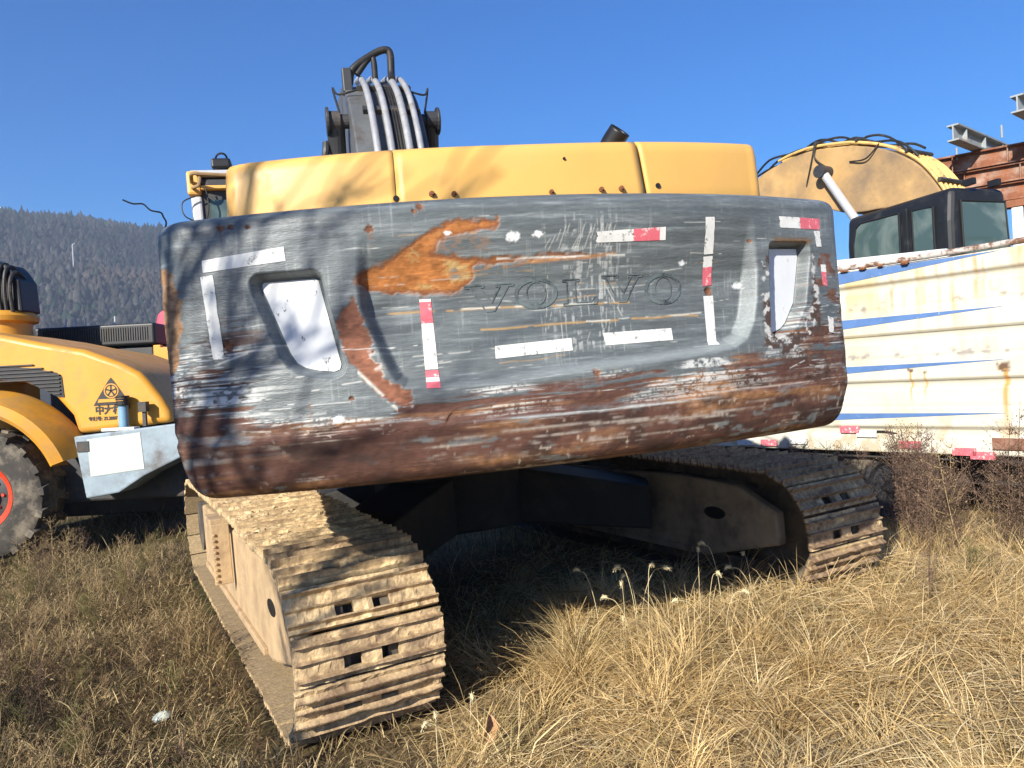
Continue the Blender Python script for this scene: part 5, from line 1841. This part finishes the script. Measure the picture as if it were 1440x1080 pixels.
far_pole(-29.8, 470, 16, 'pale light pole standing alone halfway up the wooded hill')
far_pole(-27.2, 370, 10, 'small pale pole low on the hill near the counterweight')
pyl = empty('pylon')
pa = R(-34.0)
pyl.location = (735 * math.sin(pa), 735 * math.cos(pa), float(hill_h(np.array([pa]), np.array([735.0]))[0]))
tag(pyl, 'small power pylon on the ridge at the left edge', 'pylon')
MB().tube([(-2, 0, 0), (-0.4, 0, 22)], 0.25, 5).tube([(2, 0, 0), (0.4, 0, 22)], 0.25, 5).build('mast', M_alu, pyl)
for z, w_ in ((13, 9), (19, 7)):
    MB().box(-w_, w_, -0.3, 0.3, z, z + 0.6).build('cross_arm', M_alu, pyl)

# ------------------------------------------------------------------ plants
TRK_MASK = []
for P in (PL, PR):
    TRK_MASK.append((P[0], P[1]))


def off_tracks(x, y, m=0.0):
    ok = np.ones(np.shape(x), bool)
    for (px_, py_) in TRK_MASK:
        dx, dy = x - px_, y - py_
        a = dx * c24 + dy * s24
        b2 = -dx * s24 + dy * c24
        ok &= ~((np.abs(a) < 0.36 + m) & (np.abs(b2) < 2.45 + m))
    return ok


def blades(name, x, y, z, az_, lean0, lean1, L_, wd, cols, g):
    """bent tapering blades; lean0 and lean1 are the angles from upright at foot and tip"""
    n = len(x)
    ts = np.array([0, 0.36, 0.72, 1.0])
    pos = [np.stack([x, y, z], -1)]
    dirh = np.stack([np.cos(az_), np.sin(az_), np.zeros(n)], -1)
    for k_ in range(3):
        tm = (ts[k_] + ts[k_ + 1]) / 2
        l_ = lean0 + (lean1 - lean0) * tm
        step = (ts[k_ + 1] - ts[k_]) * L_
        pos.append(pos[-1] + dirh * (np.sin(l_) * step)[:, None] + np.array([0, 0, 1.0]) * (np.cos(l_) * step)[:, None])
    fa = az_ + np.pi / 2 + g.uniform(-0.9, 0.9, n)
    sd = np.stack([np.cos(fa), np.sin(fa), g.uniform(-0.4, 0.4, n)], -1)
    vv = []
    for k_, f in enumerate((0.8, 1.0, 0.7)):
        off_ = sd * (wd * f / 2)[:, None]
        vv += [pos[k_] - off_, pos[k_] + off_]
    vv.append(pos[3])
    V = np.stack(vv, 1)
    b0 = (np.arange(n) * 7)[:, None]
    q = np.concatenate([b0 + np.array([0, 1, 3, 2]), b0 + np.array([2, 3, 5, 4])], 1).reshape(n, 8)
    t = b0 + np.array([4, 5, 6])
    loops = np.concatenate([q, t], 1).ravel()
    tot = np.tile([4, 4, 3], n)
    st_ = np.concatenate([[0], np.cumsum(tot)[:-1]])
    return np_mesh(name, V.reshape(-1, 3), loops, st_, tot, M_grass, np.repeat(cols, 7, 0))


def pick(pal, wts, n, g, var=0.25):
    pal = np.array(pal)
    i = g.choice(len(pal), n, p=np.array(wts) / np.sum(wts))
    return pal[i] * g.uniform(1 - var, 1 + var, (n, 1))


STRAW = [(0.72, 0.53, 0.25), (0.62, 0.44, 0.19), (0.42, 0.28, 0.11), (0.78, 0.63, 0.36), (0.20, 0.125, 0.055), (0.22, 0.21, 0.07)]


def scatter(n, x0, x1, y0, y1, g, dens=None, clump=None):
    x = g.uniform(x0, x1, n)
    y = g.uniform(y0, y1, n)
    if clump is not None:
        k_ = fbm(x * clump, y * clump, 200) + g.uniform(-0.25, 0.25, n)
        keep = k_ > 0.42
        x, y = x[keep], y[keep]
    if dens is not None:
        keep = g.random(len(x)) < dens(x, y)
        x, y = x[keep], y[keep]
    keep = off_tracks(x, y)
    return x[keep], y[keep]


def d_right(x, y):
    return np.clip(sst(-0.75, 0.2, x - 0.0 * y) * (1 - 0.75 * sst(4.9, 6.0, y) * sst(3.0, 1.4, x)), 0.0, 1)


g = np.random.default_rng(77)
# flattened straw
x, y = scatter(85000, -0.9, 5.2, 2.2, 6.6, g, d_right)
n = len(x)
hmat = 0.02 + 0.14 * g.random(n) * sst(0.3, 0.7, fbm(x * 1.6, y * 1.6, 210))
flow = (fbm(x * 0.8, y * 0.8, 211) - 0.5) * 9 + g.normal(0, 0.9, n)
me = blades('straw', x, y, gz(x, y) + hmat, flow, g.uniform(1.1, 1.75, n), g.uniform(1.3, 2.1, n), g.uniform(0.10, 0.34, n), g.uniform(0.0024, 0.0052, n), pick(STRAW, (5, 4, 2.2, 4, 1.6, .2), n, g) * (0.62 + 0.85 * fbm(x * 1.7, y * 1.7, 230))[:, None], g)
tag(link(bpy.data.objects.new('straw', me)), 'matted pale dry straw covering the ground at front right', 'straw', kind='stuff')
# standing dry grass in tufts
tx_, ty_ = scatter(900, -0.9, 5.2, 2.3, 6.6, g, d_right, 1.5)
nt_ = len(tx_)
per = 70
ti = np.repeat(np.arange(nt_), per)
n = len(ti)
ts_ = g.uniform(0.55, 1.25, nt_)
ta_ = (fbm(tx_ * 0.7, ty_ * 0.7, 213) - 0.5) * 10
rr_ = np.abs(g.normal(0, 0.055, n)) * ts_[ti]
aa_ = g.uniform(0, 6.283, n)
x = tx_[ti] + rr_ * np.cos(aa_)
y = ty_[ti] + rr_ * np.sin(aa_)
az_b = np.where(g.random(n) < 0.45, ta_[ti] + g.normal(0, 0.5, n), aa_ + g.normal(0, 0.5, n))
tc_ = pick(STRAW, (5, 4, 2.5, 4, 1.2, .5), nt_, g)
keep = off_tracks(x, y)
x, y, az_b, ti = x[keep], y[keep], az_b[keep], ti[keep]
n = len(x)
cb_ = tc_[ti] * 0.6 + pick(STRAW, (5, 4, 3, 4, 1.5, .3), n, g) * 0.4
me = blades('dry_grass', x, y, gz(x, y) - 0.01, az_b, g.uniform(0.05, 0.8, n), g.uniform(1.0, 2.6, n), g.uniform(0.16, 0.46, n) * ts_[ti], g.uniform(0.002, 0.0045, n), cb_, g)
tag(link(bpy.data.objects.new('dry_grass', me)), 'standing tufts of yellow dry grass in front of the right track', 'grass', kind='stuff')

# left: low scrub of brown and olive stalks
SCRUB = [(0.09, 0.062, 0.03), (0.21, 0.14, 0.065), (0.06, 0.058, 0.022), (0.36, 0.26, 0.12), (0.56, 0.43, 0.22), (0.13, 0.07, 0.045)]


def d_left(x, y):
    return sst(-0.45, -0.8, x + 0.25 * (y - 3.4)) * np.clip(1.55 - 0.12 * y, 0.25, 1)


x, y = scatter(120000, -7.5, -0.2, 2.3, 9.0, g, d_left)
n = len(x)
br = sst(0.40, 0.62, fbm(x * 0.9, y * 0.9, 220) + 0.20 * sst(3.2, 4.6, y) + 0.12 * sst(-2.6, -1.4, x))
wts_i = g.random(n) < br * 0.75
cols = np.where(wts_i[:, None], pick(SCRUB, (0.5, 2, 0.5, 4, 3.2, 0.5), n, g), pick(SCRUB, (4, 3, 3, 1, 0.3, 2), n, g))
me = blades('scrub', x, y, gz(x, y) + 0.08 * g.random(n), g.uniform(0, 6.283, n), g.uniform(0.1, 1.5, n), g.uniform(0.6, 2.2, n), g.uniform(0.04, 0.15, n), g.uniform(0.002, 0.005, n), cols, g)
tag(link(bpy.data.objects.new('scrub', me)), 'low brown and olive scrub on the ground at left', 'scrub', kind='stuff')
# brown tufts standing out of it
tx_, ty_ = scatter(1100, -6.0, -0.4, 2.4, 7.5, g, d_left, 1.1)
nt_ = len(tx_)
ti = np.repeat(np.arange(nt_), 46)
n = len(ti)
ts_ = g.uniform(0.5, 1.3, nt_)
rr_ = np.abs(g.normal(0, 0.06, n)) * ts_[ti]
aa_ = g.uniform(0, 6.283, n)
x = tx_[ti] + rr_ * np.cos(aa_)
y = ty_[ti] + rr_ * np.sin(aa_)
tc_ = pick(SCRUB, (2, 3, 1, 3, 2, 2), nt_, g, 0.35)
keep = off_tracks(x, y, 0.03)
x, y, aa_, ti = x[keep], y[keep], aa_[keep], ti[keep]
n = len(x)
me = blades('brown_tufts', x, y, gz(x, y), aa_ + g.normal(0, 0.7, n), g.uniform(0.1, 1.0, n), g.uniform(0.6, 2.4, n), g.uniform(0.07, 0.24, n) * ts_[ti], g.uniform(0.002, 0.0045, n), tc_[ti] * 0.7 + pick(SCRUB, (2, 3, 1, 3, 2, 1), n, g) * 0.3, g)
tag(link(bpy.data.objects.new('brown_tufts', me)), 'brown and straw tufts standing out of the scrub at left', 'grass', kind='stuff')
# small curled leaves caught in the scrub
x, y = scatter(40000, -6.5, -0.4, 2.3, 7.5, g, d_left, 1.3)
n = len(x)
me = blades('leaf_litter', x, y, gz(x, y) + 0.02 + 0.10 * g.random(n), g.uniform(0, 6.283, n), g.uniform(0.8, 1.6, n), g.uniform(1.4, 3.0, n), g.uniform(0.015, 0.04, n), g.uniform(0.006, 0.014, n), pick(SCRUB, (4, 3, 2, 2, 1.3, 2), n, g), g)
tag(link(bpy.data.objects.new('leaf_litter', me)), 'dead curled leaves scattered through the scrub at left', 'leaves', kind='stuff')
# sparse grass in the shade between and beyond the tracks, and around the machines
x, y = scatter(26000, -9, 7, 4.5, 13, g, lambda a, b_: np.where((a < -1.5) & (b_ < 9.5), 0.12, 0.85))
n = len(x)
me = blades('field_grass', x, y, gz(x, y), g.uniform(0, 6.283, n), g.uniform(0.05, 0.8, n), g.uniform(0.5, 1.9, n), g.uniform(0.10, 0.38, n), g.uniform(0.003, 0.007, n), pick(SCRUB, (2, 3, 1, 3, 1.5, 1), n, g), g)
tag(link(bpy.data.objects.new('field_grass', me)), 'thin rough grass between and beyond the machines', 'grass', kind='stuff')


def weed_mesh(seed, h, nb, spread, cols_i, leafy=1.0):
    """branching dry weed: stem, side twigs and many small dead leaves or seed husks"""
    g_ = np.random.default_rng(seed)
    mb = MB()
    leaf = []
    stems = int(g_.integers(1, 4))
    for s in range(stems):
        a0 = g_.uniform(0, 6.283)
        top = Vector((math.cos(a0) * spread * 0.5 * g_.random(), math.sin(a0) * spread * 0.5 * g_.random(), h * g_.uniform(0.75, 1.05)))
        mid = top * 0.5 + Vector((g_.normal() * 0.03, g_.normal() * 0.03, 0))
        pts = bez([(0.02 * g_.normal(), 0.02 * g_.normal(), -0.03), mid, top], 5)
        mb.tube(pts, [0.0045 * (1 - 0.75 * i / len(pts)) for i in range(len(pts))], 4)
        for b_ in range(nb):
            t = g_.uniform(0.18, 1.0)
            p = pts[min(int(t * (len(pts) - 1)), len(pts) - 2)]
            a = g_.uniform(0, 6.283)
            ln = spread * g_.uniform(0.3, 1.0) * (1.15 - 0.6 * t)
            e = p + Vector((math.cos(a) * ln * 0.75, math.sin(a) * ln * 0.75, ln * g_.uniform(0.3, 1.0)))
            m_ = (p + e) / 2 + Vector((0, 0, -0.1 * ln))
            tw = bez([p, m_, e], 3)
            mb.tube(tw, [0.0022, 0.002, 0.0018, 0.0016, 0.0014, 0.0012, 0.001], 3, cap=False)
            for k_ in range(int(7 * leafy)):
                q = tw[int(g_.integers(1, len(tw)))]
                leaf.append(q + Vector(g_.normal(0, 0.018, 3)))
    o0 = len(mb.v)
    for q in leaf:
        d = Vector(g_.normal(0, 1, 3)).normalized()
        e = d.orthogonal().normalized()
        s_ = g_.uniform(0.003, 0.009)
        mb.add([q - d * s_, q + e * s_ * 0.5, q + d * s_, q - e * s_ * 0.5], [(0, 1, 2, 3)])
    me = bpy.data.meshes.new('weed')
    me.from_pydata([tuple(v) for v in mb.v], [], mb.f)
    me.update()
    me.materials.append(WEEDM[cols_i])
    return me


WEEDM = [pm('dark_brown_weed', (0.11, 0.068, 0.046), 0.9, var=0.45, scale=25, bump=0, col2=(0.25, 0.165, 0.105), mixs=14, mixt=(0.52, 0.6)),
         pm('pale_dry_weed', (0.36, 0.26, 0.13), 0.9, var=0.3, scale=25, bump=0, col2=(0.2, 0.13, 0.07), mixs=14, mixt=(0.5, 0.6)),
         pm('olive_weed', (0.13, 0.12, 0.04), 0.9, var=0.4, scale=20, bump=0, col2=(0.27, 0.20, 0.08), mixs=10, mixt=(0.5, 0.62))]
WM = [weed_mesh(500 + i, h, nb, sp_, ci, lf) for i, (h, nb, sp_, ci, lf) in enumerate(
    [(1.15, 34, 0.34, 0, 2.2), (1.0, 36, 0.36, 0, 2.4), (0.85, 32, 0.32, 0, 2.2), (0.8, 24, 0.28, 1, 1.0), (0.6, 22, 0.24, 1, 1.0), (0.6, 26, 0.26, 2, 1.6), (0.45, 22, 0.22, 2, 1.5), (0.45, 18, 0.2, 1, 1.0)])]


def weed_patch(name, spots, lab):
    """many dead weeds that grow into one mass: one mesh, three stem colours"""
    Vs, Ls, Ts, Ms = [], [], [], []
    o_ = 0
    for (x, y, mi, sc) in spots:
        me_ = WM[mi]
        n_ = len(me_.vertices)
        co = np.empty(n_ * 3)
        me_.vertices.foreach_get('co', co)
        co = co.reshape(-1, 3)
        a = random.uniform(0, 6.283)
        ca, sa = math.cos(a), math.sin(a)
        tlt = random.uniform(-0.12, 0.12)
        co = np.stack([co[:, 0] * ca - co[:, 1] * sa + co[:, 2] * tlt, co[:, 0] * sa + co[:, 1] * ca, co[:, 2]], -1) * sc
        co += np.array([x, y, float(gz(x, y))])
        li = np.empty(len(me_.loops), int)
        me_.loops.foreach_get('vertex_index', li)
        lt = np.empty(len(me_.polygons), int)
        me_.polygons.foreach_get('loop_total', lt)
        Vs.append(co)
        Ls.append(li + o_)
        Ts.append(lt)
        Ms.append(np.full(len(lt), WCI[mi]))
        o_ += n_
    T = np.concatenate(Ts)
    me_ = np_mesh(name, np.vstack(Vs), np.concatenate(Ls), np.concatenate([[0], np.cumsum(T)[:-1]]), T, WEEDM[0])
    for m_ in WEEDM[1:]:
        me_.materials.append(m_)
    mi_ = np.concatenate(Ms)
    if len(mi_) == len(me_.polygons):
        me_.polygons.foreach_set('material_index', mi_.astype(np.int32))
    return tag(link(bpy.data.objects.new(name, me_)), lab, 'weeds', kind='stuff')


WCI = [0, 0, 0, 1, 1, 2, 2, 1]
sp_ = []
for i in range(140):
    x = random.uniform(2.7, 5.6)
    y = max(6.5 - (x - 4.4) * 0.85 - random.uniform(0.12, 1.7), 4.75 + random.uniform(0, .8))
    if off_tracks(np.array([x]), np.array([y]), 0.12)[0] and abs(x - 0.485 * y) > 0.14:
        sp_.append((x, y, random.choice([0, 1, 2, 2, 1, 3]), random.uniform(0.6, 1.1)))
weed_patch('weed_thicket', sp_, 'tangled dark brown dead weeds in front of the white truck')
sp_ = [(random.uniform(2.9, 5.0), random.uniform(4.4, 5.5), random.choice([3, 4, 7, 5]), random.uniform(0.4, 0.8)) for i in range(30)]
weed_patch('dry_weeds', sp_, 'straw-coloured dry weeds on the grassy rise at right')
sp_ = [(random.uniform(-7.2, -3.2), random.uniform(6.4, 8.4), random.choice([2, 3, 4, 4, 5, 7]), random.uniform(0.4, 0.8)) for i in range(60)]
weed_patch('dry_weeds', sp_, 'dry weeds in front of the orange machine and its wheel')
sp_ = []
for i in range(170):
    x, y = random.uniform(-5.2, -1.2), random.uniform(2.8, 7.2)
    if off_tracks(np.array([x]), np.array([y]), 0.15)[0]:
        sp_.append((x, y, random.choice([4, 4, 5, 2, 6, 7, 7, 3]), random.uniform(0.28, 0.62)))
weed_patch('low_weeds', sp_, 'low brown and olive weeds left of the muddy track')
for (x, y, mi, sc, lab) in ((2.28, 4.25, 0, 0.92, 'lone tall thin dead weed standing before the right track and truck wheel'),):
    o = link(bpy.data.objects.new('weed', WM[mi]))
    o.location = (x, y, float(gz(x, y)))
    o.scale = (sc * .55, sc * .55, sc)
    tag(o, lab, 'weed')


# foxtail stalks with their nodding seed heads
def foxtail(x, y, h, bend, a):
    r_ = empty('foxtail_grass')
    r_.location = (x, y, float(gz(x, y)))
    tag(r_, 'dry foxtail stalk with nodding pale seed head before the dark undercarriage', 'foxtail', 'foxtail stalks at the edge of the shade')
    d = Vector((math.cos(a), math.sin(a), 0))
    pts = bez([(0, 0, 0), d * bend * 0.2 + Vector((0, 0, h * 0.55)), d * bend * 0.6 + Vector((0, 0, h * 0.92)), d * bend + Vector((0, 0, h))], 5)
    MB().tube(pts, 0.0016, 4).build('stalk', FOXM, r_)
    tip = pts[-1]
    hp = bez([tip, tip + d * 0.02 + Vector((0, 0, 0.006)), tip + d * 0.042 + Vector((0, 0, -0.006))], 4)
    mb = MB().tube(hp, [0.003, 0.006, 0.0075, 0.008, 0.0078, 0.007, 0.006, 0.004, 0.002], 7)
    for q in hp:
        for k_ in range(7):
            v_ = Vector((random.gauss(0, 1), random.gauss(0, 1), random.gauss(0, 1))).normalized()
            mb.add([q, q + v_ * 0.016 + Vector((0.001, 0, 0)), q + v_ * 0.016 - Vector((0.001, 0, 0))], [(0, 1, 2)])
    mb.build('seed_head', FOXM, r_)


FOXM = pm('foxtail_straw', (0.62, 0.52, 0.30), 0.8, var=0.15, scale=30, bump=0)
for i in range(15):
    foxtail(random.uniform(0.35, 1.75), random.uniform(4.1, 4.8), random.uniform(0.2, 0.50), random.uniform(0.03, 0.16), random.uniform(0, 6.28))
for i in range(3):
    foxtail(random.uniform(-0.45, 0.0), random.uniform(3.05, 3.4), random.uniform(0.2, 0.38), random.uniform(0.02, 0.1), random.uniform(0, 6.28))

# a curled dead leaf near the left track
V, F_ = [], []
for i in range(9):
    t = i / 8
    w_ = 0.035 * math.sin(math.pi * min(1, t * 1.02)) ** 0.7 + 0.002
    for j in range(5):
        s = (j - 2) / 2
        V.append((s * w_, (t - 0.5) * 0.13, 0.03 * (s * s) + 0.03 * math.sin(t * 3) + 0.008 * math.sin(9 * t + s * 3)))
for i in range(8):
    for j in range(4):
        F_.append((i * 5 + j, i * 5 + j + 1, (i + 1) * 5 + j + 1, (i + 1) * 5 + j))
lf = mesh_obj('dead_leaf', V, F_, M_leafdry, None, True)
lf.location = (-0.2, 3.32, float(gz(-0.2, 3.32)) + 0.10)
lf.rotation_euler = (1.1, 0.5, 0.5)
tag(lf, 'large curled orange-brown dead leaf on the straw beside the left track', 'leaf')
for (x, y, s, lab) in ((-1.62, 2.95, 0.055, 'pale stone lying in the scrub near the foot of the muddy track'), (-1.9, 3.9, 0.045, 'small white stone in the scrub further back beside the left track')):
    bmv = bmesh.new()
    bmesh.ops.create_icosphere(bmv, subdivisions=2, radius=s)
    for v in bmv.verts:
        v.co *= 0.75 + 0.5 * float(vnoise(np.array([v.co.x * 30]), np.array([v.co.y * 30 + v.co.z * 20]), 3)[0])
        v.co.z *= 0.6
    m_ = bpy.data.meshes.new('stone')
    bmv.to_mesh(m_)
    bmv.free()
    m_.materials.append(M_palegreen)
    so_ = link(bpy.data.objects.new('stone', m_))
    so_.location = (x, y, float(gz(x, y)) + 0.05)
    tag(so_, lab, 'stone', 'stones in the scrub')


# ------------------------------------------------------------------ bare trees behind the viewer: their branch shadows fall on the machine
def bare_tree(loc, h, seed, lab, r0=0.13, depth=4, lean=(0, 0), low=0.45):
    g_ = random.Random(seed)
    root = empty('bare_tree')
    root.location = loc
    tag(root, lab, 'tree')
    mt = MB()
    trunk = bez([(0, 0, -0.2), (lean[0] * 0.3, lean[1] * 0.3, h * 0.35), (lean[0], lean[1], h * 0.75)], 5)
    mt.tube(trunk, [r0 * (1 - 0.6 * i / len(trunk)) for i in range(len(trunk))], 8)
    mt.build('trunk', M_bark, root, smooth=True)
    mb = MB()

    def grow(p, d, ln, r, lv_):
        e = p + d * ln
        m_ = (p + e) / 2 + Vector((g_.gauss(0, .06), g_.gauss(0, .06), g_.gauss(0, .05))) * ln
        pts = bez([p, m_, e], 3)
        mb.tube(pts, [r * (1 - 0.45 * i / 6) for i in range(7)], 5 if lv_ > 1 else 4, cap=False)
        if lv_ == 0:
            return
        for k_ in range(3 if lv_ > 1 else 4):
            t = g_.uniform(0.35, 1.0)
            q = pts[min(6, int(t * 6))]
            nd = (d + Vector((g_.gauss(0, .45), g_.gauss(0, .45), g_.gauss(0.12, .3)))).normalized()
            grow(q, nd, ln * g_.uniform(0.5, 0.8), r * 0.55, lv_ - 1)

    for k_ in range(14):
        t = g_.uniform(low, 1.0)
        p = trunk[min(len(trunk) - 1, int(t * (len(trunk) - 1)))]
        a = g_.uniform(0, 6.283)
        grow(p, Vector((math.cos(a) * 0.42, math.sin(a) * 0.42, 0.9)).normalized(), h * g_.uniform(0.16, 0.28), r0 * 0.45, depth - 1)
    mb.build('branches', M_bark, root)


bare_tree((-3.55, -1.05, -0.1), 5.4, 21, 'bare slender sapling behind the viewer that throws branch shadows on the counterweight', 0.062, depth=3, low=0.62)


def shrub(loc, h, rad_, n, seed, lab):
    g_ = np.random.default_rng(seed)
    root = empty('shrub')
    root.location = loc
    tag(root, lab, 'shrub')
    mb = MB()
    for k_ in range(7):
        a = g_.uniform(0, 6.283)
        mb.tube(bez([(0, 0, -0.1), (math.cos(a) * rad_ * 0.25, math.sin(a) * rad_ * 0.25, h * 0.4), (math.cos(a) * rad_ * 0.6, math.sin(a) * rad_ * 0.6, h * 0.85)], 4), [0.03 * (1 - 0.08 * i) for i in range(9)], 5)
    mb.build('trunk', M_bark, root)
    cl = g_.normal(0, 1, (26, 3))
    cl = cl / np.linalg.norm(cl, axis=1)[:, None] * (g_.random((26, 1)) ** 0.4) * np.array([rad_, rad_, h * 0.42]) + np.array([0, 0, h * 0.58])
    p = cl[g_.integers(0, 26, n)] + g_.normal(0, 0.17, (n, 3))
    mb = MB()
    for q in p:
        d = Vector(g_.normal(0, 1, 3)).normalized()
        e = d.orthogonal().normalized()
        s_ = g_.uniform(0.03, 0.06)
        q = Vector(q)
        mb.add([q - d * s_, q + e * s_ * 0.45, q + d * s_, q - e * s_ * 0.45], [(0, 1, 2, 3)])
    o = mb.build('crown', WEEDM[2], root)


shrub((-5.3, -0.7, -0.2), 2.7, 1.0, 3800, 4, 'leafy shrub behind the viewer that shades the scrub at lower left')

# ------------------------------------------------------------------ the air: thin winter haze out to the hill
MH = bpy.data.materials.new('winter_haze')
MH.use_nodes = True
MH.node_tree.nodes.clear()
_o = MH.node_tree.nodes.new('ShaderNodeOutputMaterial')
_v = MH.node_tree.nodes.new('ShaderNodeVolumePrincipled')
_v.inputs['Color'].default_value = (0.62, 0.75, 0.96, 1)
_v.inputs['Density'].default_value = 0.0005
_v.inputs['Anisotropy'].default_value = 0.0
MH.node_tree.links.new(_v.outputs[0], _o.inputs['Volume'])
hz_ = MB().box(-3400, 3400, -3400, 3400, -60, 192).build('haze', MH)
tag(hz_, kind='stuff')
